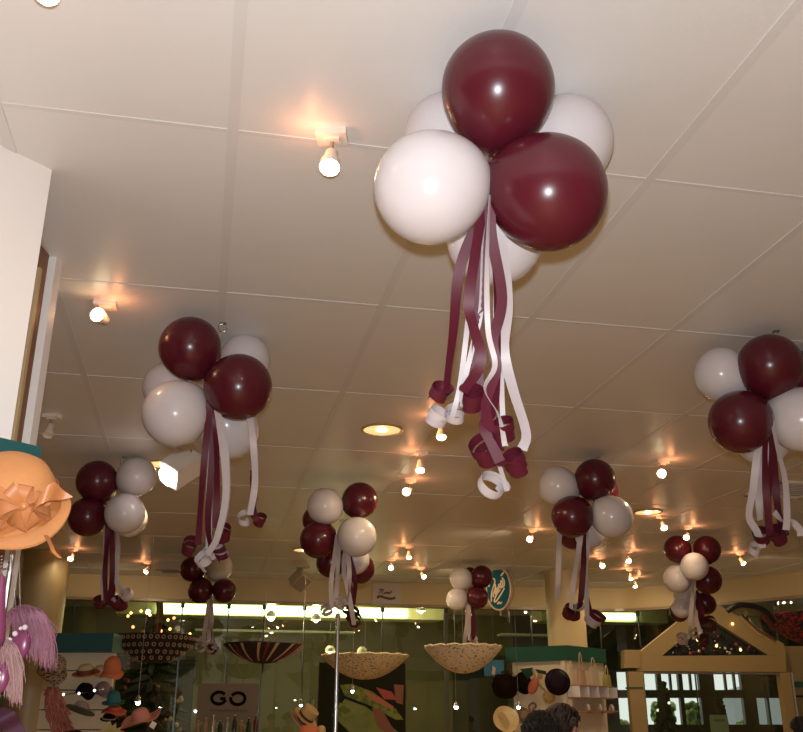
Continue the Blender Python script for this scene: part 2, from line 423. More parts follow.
def cluster(label, d0, knot, balloons, ribbons, w, top_hook):
    """balloons: (col, u, v, rpx, dd); ribbons: (col, [(u,v,dd)], curl)"""
    kp = P(knot[0], knot[1], d0 + knot[2])
    root = thing('balloon_cluster', label, 'balloons', kp, 'balloon clusters hung from the ceiling')
    for (c, u, v, rp, dd) in balloons:
        d = d0 + dd; p = P(u, v, d); r = rp * d / F / 1.02
        q = frame_to(kp - p)
        o = inst('balloon', BM[c], root, p - kp, q, (r, r, r))
        o['label'] = 'maroon balloon' if c == 'm' else 'white balloon'
        top = p.z + r * 1.18
        if top > CEIL: print('BALLOON ABOVE', label, u, v, top)
    hk = PZ(top_hook[0], top_hook[1])
    MB().tube([hk + V((0, 0, 0)), hk + V((0, 0, -.02)), kp.lerp(hk, .5), kp], max(.0015, .0005 * d0), 6).build('string', M_string, root)
    hb = MB(); s = .012 + .002 * d0
    hb.tube([hk + V((s * math.cos(a), 0, -s * 1.2 + s * math.sin(a))) for a in [PI / 2 + k * PI / 6 for k in range(10)]], .003, 6)
    hb.box(hk + V((0, 0, -.002)), (.03, .03, .004)); hb.build('ceiling_hook', M_steel, root)
    for i, (c, pts, curl) in enumerate(ribbons):
        pp = [P(u, v, d0 + dd) for (u, v, dd) in pts]
        ribbon(root, c, pp, w, curl, seed=int(len(label) * 31 + i * 7))
    return root

def rb(c, pts, dd, curl=None): return (c, [(u, v, dd) for (u, v) in pts], curl)
# 1: big cluster
cluster('largest balloon cluster, nearest, six maroon and white balloons under the ceiling', 2.36, (490, 166, .02),
    [('m', 498, 88, 57.5, .02), ('m', 549, 193, 60, -.04), ('w', 430, 188, 58, -.04), ('w', 449, 138, 46.5, .36), ('w', 566, 142, 48, .36), ('w', 495, 238, 49, .24)],
    [rb('m', [(490, 170), (482, 215), (473, 232), (459, 272), (453.5, 329), (447, 385), (451, 393)], -.02, (1.6, .027, .02, .7)),
     rb('m', [(489, 175), (479, 230), (469, 300), (473, 325), (481, 361), (463, 392)], -.05, (2.4, .029, .022, .9)),
     rb('m', [(491, 175), (491, 230), (502, 297), (493, 341), (496, 369), (486, 404), (489, 425)], -.06, (2.2, .032, .03, .9)),
     rb('m', [(490, 180), (483, 240), (480, 300), (477, 350), (481, 400), (492, 440)], .0, (2.4, .034, .03, .8)),
     rb('m', [(490, 200), (497, 300), (495, 400), (484, 425), (490, 440), (500, 462)], -.03, (2.4, .032, .02, .9)),
     rb('w', [(490, 190), (503, 250), (508, 305), (504, 349), (513, 389), (526, 432), (522, 450)], .02, None),
     rb('n', [(489, 195), (484, 240), (481, 309), (473, 345), (462, 395), (466, 412)], .0, (1.5, .028, .02, .9)),
     rb('n', [(490, 195), (487, 262), (488, 329), (495, 365), (485, 389), (499, 416), (505, 446)], -.08, None),
     rb('n', [(490, 190), (474, 260), (467, 329), (460, 385), (452, 418)], .02, (1.7, .032, .02, .8)),
     rb('n', [(491, 190), (496, 290), (494, 380), (494, 440), (507, 491)], .03, (2.2, .040, .008, .9)),
     rb('n', [(490, 200), (500, 300), (502, 400), (506, 447)], .05, None)], .027, (507, 150))
# 2: left middle
cluster('medium balloon cluster at left, maroon over white, lone white ribbon at its right', 4.12, (209, 389, .02),
    [('m', 190, 347, 31.5, 0), ('m', 239, 387, 34, -.09), ('w', 175, 414, 33.5, -.09), ('w', 245, 359, 25.5, .35), ('w', 168, 387, 25.5, .38), ('w', 229, 430, 30.5, .22)],
    [rb('m', [(209, 395), (209, 410), (203, 475), (198, 545)], -.12, (2.0, .034, .03, .8)),
     rb('m', [(211, 395), (215, 420), (217, 470), (216, 528)], -.1, (2.2, .033, .03, .5)),
     rb('m', [(210, 395), (213, 440), (208, 520), (211, 548)], -.08, (2.0, .03, .04, .7)),
     rb('w', [(213, 395), (219, 420), (226, 488), (218, 535), (207, 555)], -.14, (1.8, .035, .03, .5)),
     rb('w', [(212, 395), (212, 440), (209, 500), (209, 548)], -.06, (1.5, .03, .04, .9)),
     rb('w', [(214, 395), (224, 440), (227, 500), (217, 548)], -.04, (1.6, .04, .03, .4)),
     rb('w', [(249, 415), (253, 440), (255, 482), (250, 515)], -.1, (1.3, .03, .04, .6)),
     rb('m', [(252, 470), (254, 495), (254, 515)], -.06, (1.5, .03, .03, .9))], .029, (223, 323))
# 3: left small
cluster('small balloon cluster beside the peach hat, maroon pair left, white pair right', 6.45, (111, 499, .08),
    [('m', 97, 481, 21, 0), ('m', 87.5, 517, 19.8, -.06), ('w', 137, 476.5, 20, .02), ('w', 125, 513.5, 20.3, -.14), ('w', 129, 519, 18.5, .26)],
    [rb('m', [(108, 505), (107, 540), (105, 575), (106, 600)], -.1, (1.8, .05, .03, .8)),
     rb('m', [(113, 505), (112, 540), (112, 580), (108, 603)], -.12, (2.2, .045, .02, .9)),
     rb('w', [(106, 505), (106, 545), (103, 580), (104, 600)], -.06, (1.2, .05, .03, .6)),
     rb('w', [(116, 520), (118, 545), (116, 578), (123, 593), (119, 597)], -.1, (1.4, .05, .02, .9)),
     rb('m', [(110, 505), (113, 560), (113, 605)], -.05, (2, .05, .02, .4))], .036, (124, 457))
# 4: centre
cluster('balloon cluster in centre of ceiling, white balloons top left and front right', 7.0, (340, 522, .1),
    [('w', 325, 506, 18.3, -.06), ('m', 360, 500, 18.2, 0), ('m', 318, 540, 18.7, -.08), ('w', 357, 537, 20, -.16), ('m', 331, 563, 15.2, .15), ('m', 360, 569, 15.2, .25), ('w', 355, 560, 15, .1), ('m', 317, 520, 15, .4)],
    [rb('w', [(337, 535), (334, 560), (331, 585), (332, 608)], -.16, (1.5, .05, .03, .5)),
     rb('w', [(340, 535), (338, 560), (337, 585), (335, 605)], -.14, (1, .04, .03, .4)),
     rb('w', [(346, 540), (349, 565), (349, 590), (347, 605)], -.18, (1.4, .05, .03, .5)),
     rb('w', [(347, 540), (344, 570), (350, 600), (354, 625)], -.12, None),
     rb('m', [(342, 540), (345, 570), (350, 595), (348, 610)], -.1, (2, .05, .035, .6)),
     rb('m', [(343, 540), (349, 580), (353, 600), (349, 618)], -.06, (2.0, .05, .03, .9)),
     rb('m', [(344, 540), (355, 578), (353, 605)], -.04, (1.2, .05, .05, .3))], .034, (350, 486))
# 5: right centre
cluster('balloon cluster right of centre, lone white ribbon hanging at its left side', 6.4, (589, 499, .05),
    [('w', 558, 486, 20.2, .04), ('m', 595, 479, 20.8, 0), ('m', 572, 517, 21.2, -.1), ('w', 612, 517, 21.3, -.1), ('w', 588, 532, 17.5, .14), ('m', 574, 533, 17, .2), ('m', 603, 491, 15.5, .36)],
    [rb('w', [(560, 530), (559, 550), (558, 580), (557, 600)], -.05, None),
     rb('w', [(582, 525), (578, 555), (573, 585), (571, 608)], -.14, (1, .05, .06, .6)),
     rb('m', [(585, 525), (584, 560), (582, 590), (580, 610)], -.12, (2.4, .05, .025, .6)),
     rb('w', [(587, 525), (587, 550), (585, 580)], -.1, None),
     rb('m', [(584, 525), (583, 570), (578, 612)], -.08, (2, .05, .03, .9)),
     rb('w', [(585, 525), (586, 580), (587, 615)], -.04, (1.6, .065, .03, .3)),
     rb('m', [(585, 525), (584, 580), (590, 612)], -.02, (1.3, .07, .03, .2))], .036, (598, 457))
# 6: far right
cluster('medium balloon cluster at right edge of the picture, cut off by the frame', 4.3, (768, 402, .03),
    [('w', 721, 374, 27.5, .12), ('m', 770, 365, 32.3, 0), ('m', 740, 422, 31.8, -.06), ('w', 802, 420, 33, -.06), ('w', 763, 440, 26.5, .22), ('m', 802, 376, 26, .33)],
    [rb('w', [(767, 415), (758, 450), (753, 490), (749, 516), (757, 532), (763, 548)], -.1, (1.2, .03, .03, .6)),
     rb('w', [(769, 415), (761, 450), (759, 490), (760, 520)], -.06, None),
     rb('m', [(768, 415), (765, 450), (766, 490), (770, 531)], -.12, (2.6, .04, .02, .9)),
     rb('m', [(769, 415), (772, 450), (768, 500), (769, 535)], -.08, (2.4, .04, .03, .6)),
     rb('w', [(771, 415), (777, 445), (785, 480), (787, 515), (786, 530)], -.14, None),
     rb('w', [(774, 512), (782, 520), (792, 522), (800, 530), (801, 536)], -.1, None),
     rb('m', [(770, 415), (774, 455), (778, 510), (786, 535)], -.05, (2.2, .035, .02, .7))], .032, (776, 331))
# 7: right small tall
cluster('small tall balloon cluster in front of the cream triangular gable', 9.15, (694, 577, .1),
    [('m', 677.5, 549, 13.8, 0), ('m', 707, 549.5, 14, 0), ('w', 694.5, 566.5, 14, -.22), ('w', 677.5, 579, 14.2, -.05), ('m', 708, 580, 14.1, -.05), ('w', 685, 597, 11.5, .2), ('w', 681.5, 608, 10.2, .15), ('m', 705.5, 604, 10.8, .15), ('m', 679, 612, 10, .3)],
    [rb('w', [(693, 580), (692, 600), (690, 625), (689, 636)], -.22, (2.2, .06, .04, .7)),
     rb('w', [(694, 580), (694, 605), (697, 622), (700, 632)], -.2, (1.2, .05, .03, .8)),
     rb('m', [(697, 590), (702, 610), (703, 625)], -.05, (2, .07, .04, .6)),
     rb('m', [(697, 590), (700, 615), (698, 640)], -.02, (2, .06, .03, .6))], .04, (690, 537))
# 8: centre far
cluster('tiny far balloon cluster left of the oval sign, two white beside two maroon', 10.85, (470, 588, .05),
    [('w', 461, 578.5, 11.4, 0), ('m', 482, 576.5, 11.2, .03), ('w', 457, 599.5, 11.2, -.05), ('m', 477.5, 597.5, 11.2, -.08), ('m', 470, 573, 6, .3)],
    [rb('w', [(467, 605), (467, 622), (464, 645)], -.1, (1, .05, .05, .7)),
     rb('w', [(469, 605), (469, 625), (469, 640)], -.12, (1.4, .05, .05, .4)),
     rb('m', [(472, 605), (474, 622), (473, 642)], -.1, (1.2, .05, .05, .7)),
     rb('m', [(470, 605), (470, 630), (468, 648)], -.06, (1.2, .04, .05, .5))], .045, (469, 569))
# 9: behind cluster 2
cluster('small far balloon cluster below the curled ribbon ends, maroon pair at bottom', 10.1, (208, 578, .08),
    [('m', 192, 569, 12.4, 0), ('w', 219, 567, 14, .02), ('m', 200.5, 591, 12.6, -.08), ('m', 224.5, 591, 11.9, -.08)],
    [rb('w', [(209, 595), (207, 615), (204, 635), (204, 645)], -.12, (1.2, .06, .06, .8)),
     rb('w', [(210, 595), (209, 620), (209, 640)], -.1, (1.6, .06, .04, .5)),
     rb('w', [(211, 595), (212, 615), (212, 630), (216, 648)], -.14, (1.2, .06, .05, .6)),
     rb('m', [(210, 595), (210, 630), (209, 645)], -.06, (1.4, .06, .05, .5))], .042, (207, 556))

# ------------------------------------------------------------------ ceiling spotlights
spot_base = MB().box((0, 0, -.011), (.095, .07, .022)).box((0, 0, -.026), (.05, .035, .008)).mesh('spot_base', M_lampwhite, False)
spot_stem = MB().tube([(0, 0, -.025), (0, 0, -.075)], .006, 8).tube([(-.014, 0, -.07), (.014, 0, -.07)], .007, 8).mesh('spot_stem', M_steel)
# lamp head: local -z = beam direction, pivot at the origin
head_prof = [(0, .018), (.016, .018), (.02, .012), (.022, -.02), (.030, -.036), (.033, -.066), (.031, -.066), (.029, -.05)]
spot_head = MB().lathe(head_prof + [(0, -.05)], None, 20).mesh('spot_head', M_lampwhite)
spot_lens = MB().lathe([(0, -.052), (.0285, -.052), (.0285, -.058), (.02, -.064), (0, -.067)], None, 20).mesh('spot_lens', M_lens)
spot_head_sq = MB().box((0, 0, -.02), (.046, .046, .07)).box((0, .0, -.062), (.062, .062, .02)).mesh('spot_head_square', M_lampwhite, False)
WARM = (1, .76, .46)
SIDE = 1
def light(kind, loc, power, col, name, rad=.02, **kw):
    l = bpy.data.lights.new(name, kind); l.energy = power; l.color = col
    l.shadow_soft_size = rad
    for k, v in kw.items(): setattr(l, k, v)
    o = bpy.data.objects.new(name, l); COL.objects.link(o); o.location = loc; return o
def spotlight(label, u, v, lu, lv, lit=True, sc=1.0, beam=16, glow=.16, toward=0.0):
    global SIDE
    SIDE = -SIDE
    m = PZ(u, v); d = (m - CAM).dot(FW)
    root = thing('ceiling_spotlight', label, 'spotlight', m, 'spotlights on the ceiling')
    yaw = R.uniform(-.5, .5)
    qz = Quaternion((0, 0, 1), yaw)
    inst('mounting_base', spot_base, root, (0, 0, 0), qz, (sc,) * 3)
    inst('stem', spot_stem, root, (0, 0, 0), qz, (sc,) * 3)
    piv = V((0, 0, -.078 * sc))
    tgt = P(lu, lv, d) - m
    dr = V(((tgt.x) * 1.0, -.02 - toward, tgt.z + .078 * sc))
    if dr.length < .012 or dr.z > -.01: dr = V((tgt.x * .5, -.25 - toward, -.6)) * .05
    dr.normalize()
    q = V((0, 0, -1)).rotation_difference(dr)
    hd_ = inst('lamp_head', spot_head, root, piv, q, (sc,) * 3)
    if lit:
        inst('lens', spot_lens, hd_)
        lp = m + piv + dr * .078 * sc
        s = light('SPOT', lp, beam, WARM, 'spotlight_beam', .02, spot_size=math.radians(165), spot_blend=.5)
        s.rotation_mode = 'QUATERNION'; s.rotation_quaternion = V((0, 0, -1)).rotation_difference((V((dr.x, .5, -.8))).normalized())
        if glow:
            light('POINT', m + V((.06 * SIDE, -.05, -.075 * sc)), glow, (1, .38, .16), 'spotlight_back_glow', .012)
    return root
SPOTS = [
 ('white spotlight on the ceiling just left of the largest balloon cluster', 332, 134, 318, 160, 1, .02),
 ('glowing spotlight on the ceiling above the medium left cluster, beside the pillars', 106, 303, 101, 325, 1, .14),
 ('spotlight cut off by the top edge of the picture', 58, -46, 51, -26, 1, .0),
 ('unlit spotlight beside the brown pillar edge at left', 52, 415, 50, 421, 0, 0),
 ('lit spotlight right of the round downlight, larger of that pair', 420, 452, 417, 465, 1, .02),
 ('lit spotlight right of the round downlight, lower one of that pair', 409, 480, 408, 492, 1, .0),
 ('lit spotlight half hidden by the curled ribbon ends of the largest cluster', 441, 417, 439, 428, 1, .0),
 ('lit spotlight alone on the ceiling right of the right centre cluster', 661, 461, 660, 474, 1, .0),
 ('lit spotlight just below the right hand downlight', 662, 516, 662, 527, 1, .0),
 ('lit spotlight directly above the tall small cluster at the gable', 686, 527, 685, 537, 1, .0),
 ('lit spotlight between the gable cluster and the right edge cluster ribbons', 740, 553, 741, 563, 1, .0),
 ('lit spotlight left of the right centre cluster', 531, 530, 530, 539, 1, .0),
 ('lit spotlight just right of the hanging ribbons of the right centre cluster', 601, 557, 601, 565, 1, .0),
 ('brightest lit spotlight between right centre cluster and gable cluster', 627, 551, 627, 560, 1, .0),
 ('upper one of two tiny spotlights close together above the short strip light', 630, 569, 630, 574, 1, .0),
 ('lower one of two tiny spotlights close together above the short strip light', 634, 577, 634, 583, 1, .0),
 ('lit spotlight right of the centre cluster, upper one of two', 409, 546, 409, 554, 1, .0),
 ('lit spotlight right of the centre cluster, lower one above the white sign', 391, 559, 391, 567, 1, .0),
 ('small lit spotlight above and right of the white sign', 422, 568, 423, 576, 1, .0),
 ('lit spotlight above the round column at left', 73, 549, 73, 558, 1, .0),
 ('lit spotlight left of the small far cluster, near a flat box', 149, 562, 148, 571, 1, .0),
]
for (lb, u, v, lu, lv, lit, tw) in SPOTS:
    d = (PZ(u, v) - CAM).dot(FW)
    spotlight(lb, u, v, lu, lv, bool(lit), 1.0 if d < 5 else .98 if d < 8 else .92, beam=3 if d < 5 else 14 if d < 8 else (1.2 if u == 686 else 3 if u == 73 else 23), glow=.45 if d < 8 else .6, toward=tw)

# big floodlight
m = PZ(186, 446); fl = thing('floodlight', 'white box floodlight with bright oval lamp below the medium left cluster', 'floodlight', m)
d = (m - CAM).dot(FW)
MB().box(m + V((0, 0, -.012)), (.10, .07, .024)).build('mounting_base', M_lampwhite, fl, False)
MB().tube([m + V((-.04, 0, -.02)), m + V((-.04, -.02, -.10))], .006).tube([m + V((.04, 0, -.02)), m + V((.04, -.02, -.10))], .006).build('bracket', M_steel, fl)
fc = P(181, 468, d - .05); lens_c = P(164.5, 480, d - .17)
ax = (lens_c - fc); ax.z *= .9; ax.normalize()
qf = V((0, 0, -1)).rotation_difference(ax); Mx = Matrix.Translation(fc) @ qf.to_matrix().to_4x4()
hx = qf.to_matrix()
MB().box(fc, (.15, .17, .23), rot=hx).box(fc - ax * .125, (.11, .12, .03), rot=hx).build('housing', mat('flood_housing', (.86, .82, .76), .45), fl, False)
MB().lathe([(0, -.118), (.066, -.118), (.068, -.135), (.05, -.144), (0, -.147)], Mx, 28).build('lens', M_lenscool, fl)
s = light('SPOT', fc + ax * .16, 9, (1, .86, .70), 'floodlight_beam', .05, spot_size=math.radians(100), spot_blend=.7)
s.rotation_mode = 'QUATERNION'; s.rotation_quaternion = V((0, 0, -1)).rotation_difference((ax + V((0, 0, -.6))).normalized())

# recessed downlights: a rim, a shallow reflector and a bulb
def downlight(label, u, v, r, lit=True):
    m = PZ(u, v); o = thing('downlight', label, 'downlight', m, 'round recessed downlights')
    T = Matrix.Translation(m)
    MB().lathe([(r * 1.08, -.001), (r * 1.08, -.008), (r * .96, -.012), (r * .94, -.004), (r * .94, -.001)], T, 32).build('rim', mat('brass_rim', (.45, .30, .12), .3), o)
    MB().lathe([(r * .94, -.006), (r * .6, -.003), (0, -.0015)], T, 32).build('reflector', M_down if lit else M_lampwhite, o)
    if lit:
        MB().lathe([(0, -.004), (r * .22, -.006), (r * .25, -.012), (r * .12, -.018), (0, -.02)], T, 16).build('bulb', M_bulb, o)
        light('SPOT', m + V((0, 0, -.03)), 40, WARM, 'downlight_beam', .06, spot_size=math.radians(120), spot_blend=.8)
downlight('round recessed downlight glowing gold in middle of the ceiling', 382, 429, .125)
downlight('round recessed downlight behind the white box floodlight', 163, 463.5, .105)
downlight('bright recessed downlight between right centre and right edge clusters', 648, 511.5, .12)
downlight('recessed downlight peeping out left of the centre cluster', 305, 549.5, .13)
# vent
m = PZ(790, 489); vn = thing('ceiling_vent', 'pale square ceiling vent behind ribbons of the right edge cluster', 'vent', m)
fr = MB()
for (dx, dy, sx, sy) in ((0, .24, .52, .04), (0, -.24, .52, .04), (.24, 0, .04, .52), (-.24, 0, .04, .52)): fr.box(m + A * dx + B * dy + V((0, 0, -.01)), (sx, sy, .02), ax=(A, B, Z1))
fr.build('frame', M_lampwhite, vn, False)
sl = MB()
for k in range(7): sl.box(m + B * (-.18 + k * .06) + V((0, 0, -.009)), (.44, .035, .006), ax=(A, (B + Z1 * .5).normalized(), Z1))
sl.build('slats', M_lampwhite, vn, False)
# speakers
M_spk = mat('speaker_grey', (.42, .34, .24), .5)
m = PZ(303, 566); sp = thing('ceiling_speaker', 'angled box speaker on a bracket left of the centre cluster', 'speaker', m)
MB().box(m + V((0, 0, -.012)), (.16, .12, .024)).build('mounting_plate', M_spk, sp, False)
d = (m - CAM).dot(FW); c = P(300, 580, d)
MB().tube([m + V((0, 0, -.02)), V((m.x, m.y, c.z + .05))], .02).build('bracket', M_spk, sp)
rq = Quaternion((0, 1, 0), .55).to_matrix() @ Quaternion((0, 0, 1), .7).to_matrix() @ Quaternion((1, 0, 0), .35).to_matrix()
MB().box(c, (.17, .17, .2), rot=rq).build('cabinet', M_spk, sp, False)
MB().box(c + rq @ V((0, -.089, 0)), (.15, .008, .18), rot=rq).build('grille', mat('speaker_grille', (.20, .15, .10), .7), sp, False)
m = PZ(172, 563); d = (m - CAM).dot(FW)
bx = thing('flat_ceiling_box', 'flat grey box on the ceiling beside the small far cluster', 'ceiling box', m)
MB().box(m + V((0, 0, -.05)), (.24, .3, .1)).build('housing', mat('box_grey', (.40, .34, .27), .5), bx, False)
MB().box(m + V((-.15, -.05, -.05)), (.05, .12, .08)).build('end_cap', M_spk, bx, False)

# ------------------------------------------------------------------ signs on the fascia
def facing_axes(ht):
    t = ht[1]; n = V((t.y, -t.x, 0)); return t, n     # n points to the room
def curve_strokes(strokes, o, ex, ey, n, w, off):
    mb = MB()
    for st in strokes:
        pts = cr([o + ex * x + ey * y + n * off for (x, y) in st], 6)
        ws = []
        for i in range(len(pts)):
            t = pts[min(i + 1, len(pts) - 1)] - pts[max(i - 1, 0)]; ws.append(n.cross(t).normalized() * w / 2)
        mb.strip(pts, ws, .004)
    return mb
# white sign with script and wavy stripe
ht = fac_hit(386.5, 594); t, n = facing_axes(ht); kz = P(386.5, 594, (ht[0].y / (ray(386.5, 594).y))).z
so = ht[0] + n * .02 + V((0, 0, kz)); W, H = .40, .265
s1 = thing('script_sign', 'white rectangular sign with dark script and a wavy maroon stripe', 'sign', so)
MB().box(so, (W, .02, H), ax=(t, n, Z1)).build('board', mat('sign_white', (.50, .42, .36), .6), s1, False)
k = W / 40
def px(x, y): return ((x - 20) * k, (15 - y) * k * .98)
RS = [[px(8.5, 10.5), px(11, 9), px(12.3, 9.5), px(10.5, 12.5), px(8.5, 16)],
      [px(11, 9.6), px(14.5, 9.3), px(15.3, 10.8), px(12.5, 12.3), px(14.5, 15.5), px(15.5, 15.5)],
      [px(17, 13), px(16.3, 14.5), px(17.4, 15.2), px(18.3, 13.5), px(17, 13)],
      [px(19, 14), px(20, 12.5), px(20.3, 14.5), px(19.2, 15.5)],
      [px(21, 14), px(22, 12.5), px(22.3, 14.5), px(21.2, 15.5)],
      [px(23.3, 12.8), px(23.2, 15), px(24.6, 14.6), px(26, 12)],
      [px(25.3, 11.2), px(26.8, 12), px(26, 12.8)], [px(23.5, 10.3), px(24.3, 9.8)]]
curve_strokes(RS, so, t, Z1, n, .011, .013).build('lettering', mat('sign_dark_ink', (.03, .018, .012), .5), s1)
curve_strokes([[px(6.5, 20.8), px(9, 19), px(13, 19), px(18, 20.6), px(24, 21.6), px(29, 21), px(31.5, 19.6)]], so, t, Z1, n, .032, .013).build('wavy_stripe', mat('sign_plum', (.10, .018, .03), .5), s1)
curve_strokes([[px(6.5, 21.5), px(9, 20), px(13, 20), px(18, 21.7), px(24, 22.6), px(29, 22), px(31.5, 20.4)]], so, t, Z1, n, .012, .014).build('wavy_underline', MATS['sign_dark_ink'], s1)
# oval projecting sign
oc = P(500, 589, 11.6); os_ = thing('oval_sign', 'teal oval hanging sign with cream script on a projecting bracket', 'sign', oc)
yx = V((math.cos(.72), -math.sin(.72), 0)); yn = V((-math.sin(.72), -math.cos(.72), 0))
ro, rz = .19, .265
def oval(r1, r2, th, off, m, nm, extra=0):
    poly = [(math.cos(a) * r1, math.sin(a) * r2) for a in [2 * PI * i / 48 for i in range(48)]]
    MB().prism(poly, th, oc + yn * off, yx, Z1, yn).build(nm, m, os_, False)
oval(ro, rz, .07, -.035, mat('sign_rim', (.42, .30, .20), .5), 'rim')
oval(ro * .88, rz * .92, .006, .036, mat('sign_teal', (.010, .075, .10), .8, .1), 'face')
kk = .0150
def ox(x, y): return ((x - 15.5) * kk * 1.02, (25 - y) * kk * .78)
# strokes traced in the sign's own 31 x 50 grid
OS = [[ox(6.5, 22), ox(8.5, 15.5), ox(11.5, 14), ox(12.8, 17), ox(11, 23), ox(9, 30), ox(8.5, 38)],
      [ox(9.5, 27), ox(12.5, 20), ox(13, 24), ox(10.5, 31), ox(11.5, 33)],
      [ox(12.5, 30), ox(14.5, 24), ox(13, 31), ox(15, 28)], [ox(15, 28), ox(17, 20), ox(15.5, 25), ox(18, 23)],
      [ox(18, 23), ox(19, 17), ox(20.5, 20), ox(18.5, 25)], [ox(20, 14), ox(22, 18), ox(21.5, 23), ox(19, 24)],
      [ox(22, 25), ox(17, 33), ox(13, 38), ox(11.5, 37), ox(14, 31), ox(18, 26)], [ox(19, 12), ox(20.5, 10), ox(22, 9)],
      [ox(14.5, 41), ox(16, 39), ox(17.5, 40.5), ox(19, 39)]]
curve_strokes(OS, oc, yx, Z1, yn, .018, .045).build('lettering', mat('sign_cream_ink', (.62, .45, .27), .5), os_)
hf = fac_hit(508, 600); bk = V((hf[0].x, hf[0].y, 0)) 
MB().tube([V((oc.x, oc.y, oc.z - rz)) , V((oc.x, oc.y, oc.z - rz - .05)), V((oc.x + .1, oc.y + .15, oc.z - rz - .06)), V((hf[0].x, hf[0].y - .02, oc.z - rz + .0)), V((hf[0].x, hf[0].y - .01, oc.z - rz + .15))], .012).build('bracket', M_steel, os_)
MB().tube([V((oc.x, oc.y, oc.z + rz - .01)), V((oc.x, oc.y, CEIL))], .006).build('hanging_rod', M_steel, os_)

# ------------------------------------------------------------------ parasols hung upside down
def parasol(name, label, cat, ul, ur, vr, vb, d, m, tip=False, rings=None, strips=None, frill=0):
    a, b = P(ul, vr, d), P(ur, vr, d); c = (a + b) / 2; rad = (b - a).length / 2
    zb = P((ul + ur) / 2, vb, d).z; h = c.z - zb
    root = thing(name, label, cat, V((c.x, c.y, zb)), 'upturned parasols hung along the shopfront')
    prof = [(0, zb - c.z)] + [(rad * x, -h * (1 - x ** 2.1)) for x in (.12, .25, .4, .55, .7, .82, .92, 1.0)]
    back = [(r * .985, z + .012) for (r, z) in prof[::-1]]
    fnn = (lambda q, ang: V((q.x, q.y, q.z + frill * math.sin(ang * 16) * (q.x ** 2 + q.y ** 2) / rad ** 2))) if frill else None
    MB().lathe(prof + back, Matrix.Translation(c), 48, fnn).build('canopy', m, root)
    MB().tube([V((c.x, c.y, zb + .01)), V((c.x, c.y, CEIL))], .0014, 6).build('hanging_wire', M_string, root)
    rbm = MB()
    for k in range(8):
        an = 2 * PI * k / 8 + .2
        rbm.tube([c + V((math.cos(an) * r * .98, math.sin(an) * r * .98, z + .016)) for (r, z) in prof[1:]], .004, 5)
    rbm.build('ribs', M_tan, root)
    if tip: MB().tube([V((c.x, c.y, zb)), V((c.x, c.y, zb - .09))], [.012, .006], 8).build('tip', M_black, root)
    if strips:
        for (mm, ks) in strips:
            for k in ks:
                an = 2 * PI * k / 28; w = .018
                pts = [c + V((math.cos(an + .25 * (r / rad)) * r * 1.004, math.sin(an + .25 * (r / rad)) * r * 1.004, z - .006)) for (r, z) in prof[3:]]
                tw = V((-math.sin(an), math.cos(an), 0))
                MB().strip(pts, [tw * w * (.4 + .6 * i / 5) for i in range(len(pts))], .004).build('stripe', mm, root, True)
    if rings:
        mb = MB()
        for (rr_, cnt) in rings:
            z = -h * (1 - rr_ ** 2.1)
            for k in range(cnt):
                an = 2 * PI * k / cnt + rr_; p = c + V((math.cos(an) * rad * rr_, math.sin(an) * rad * rr_, z - .015))
                tn = V((-math.sin(an), math.cos(an), 0))
                mb.tube([p + (tn * math.cos(x) + Z1 * math.sin(x)) * .017 for x in [2 * PI * i / 8 for i in range(9)]], .006, 5, False)
        o = mb.build('ring_trim', mat('cream_rings', (.34, .24, .15), .6), root); o['kind'] = 'stuff'
    return root
M_straw = spotted('woven_straw', (.74, .60, .34), (.10, .07, .03), 42, .60, stretch=(1, 1, 2.2))
M_cane = spotted('cream_cane', (.80, .68, .48), (.22, .15, .08), 34, .62, stretch=(1, 1, 1.6))
M_blackcloth = mat('black_cloth', (.02, .013, .012), .7)
M_redst = mat('dark_red_cloth', (.22, .025, .03), .7); M_creamst = mat('cream_cloth', (.52, .38, .24), .7)
parasol('parasol', 'dark upturned parasol covered with rows of cream rings, near the left hats', 'parasol', 114, 199, 637, 664, 9.7, M_blackcloth, rings=((.98, 44), (.84, 34), (.68, 26), (.5, 16)))
parasol('parasol', 'black upturned parasol with cream and dark red stripes above the GO sign', 'parasol', 224, 304, 645, 664, 10.0, M_blackcloth, tip=True,
        strips=((M_creamst, range(0, 28, 2)), (M_redst, range(1, 28, 4))))
parasol('parasol', 'tan woven upturned parasol in front of the green and red picture', 'parasol', 321, 409, 656, 680, 10.2, M_straw, frill=.007)
parasol('parasol', 'cream upturned parasol below the tiny far balloon cluster', 'parasol', 424, 502, 647, 674, 9.9, M_cane, frill=.008)
# red and black one at the right, with a curved handle
M_redblack = spotted('red_black_weave', (.012, .008, .008), (.28, .02, .02), 26, .52, stretch=(1, 1, 2))
rp = parasol('parasol', 'black and red upturned parasol with curved dark handle at right edge', 'parasol', 763, 858, 616, 646, 8.6, M_redblack, tip=False)
MB().tube(cr([P(774, 622, 8.4), P(765, 611, 8.35), P(752, 606, 8.3), P(738, 605, 8.3), P(727, 611, 8.3)], 6), .025).build('handle', M_black, rp)
MB().tube([P(740, 615, 8.3), P(756, 630, 8.3), P(775, 641, 8.4)], .018).build('shaft', M_chrome, rp, label='shiny metal shaft')

# ------------------------------------------------------------------ display pole
pt = P(338, 616, 8.9); pb = V((pt.x, pt.y, 0)); dpo = thing('display_pole', 'tall slim chrome pole in front of the shop window glass', 'pole', pb)
MB().tube([V((pt.x, pt.y, .02)), pt], .019, 16).build('shaft', M_chrome, dpo)
MB().lathe([(.16, 0), (.16, .015), (.03, .03)], Matrix.Translation(pb), 24).build('base', M_chrome, dpo)
MB().sphere(pt, .028, 10).build('finial', M_chrome, dpo)

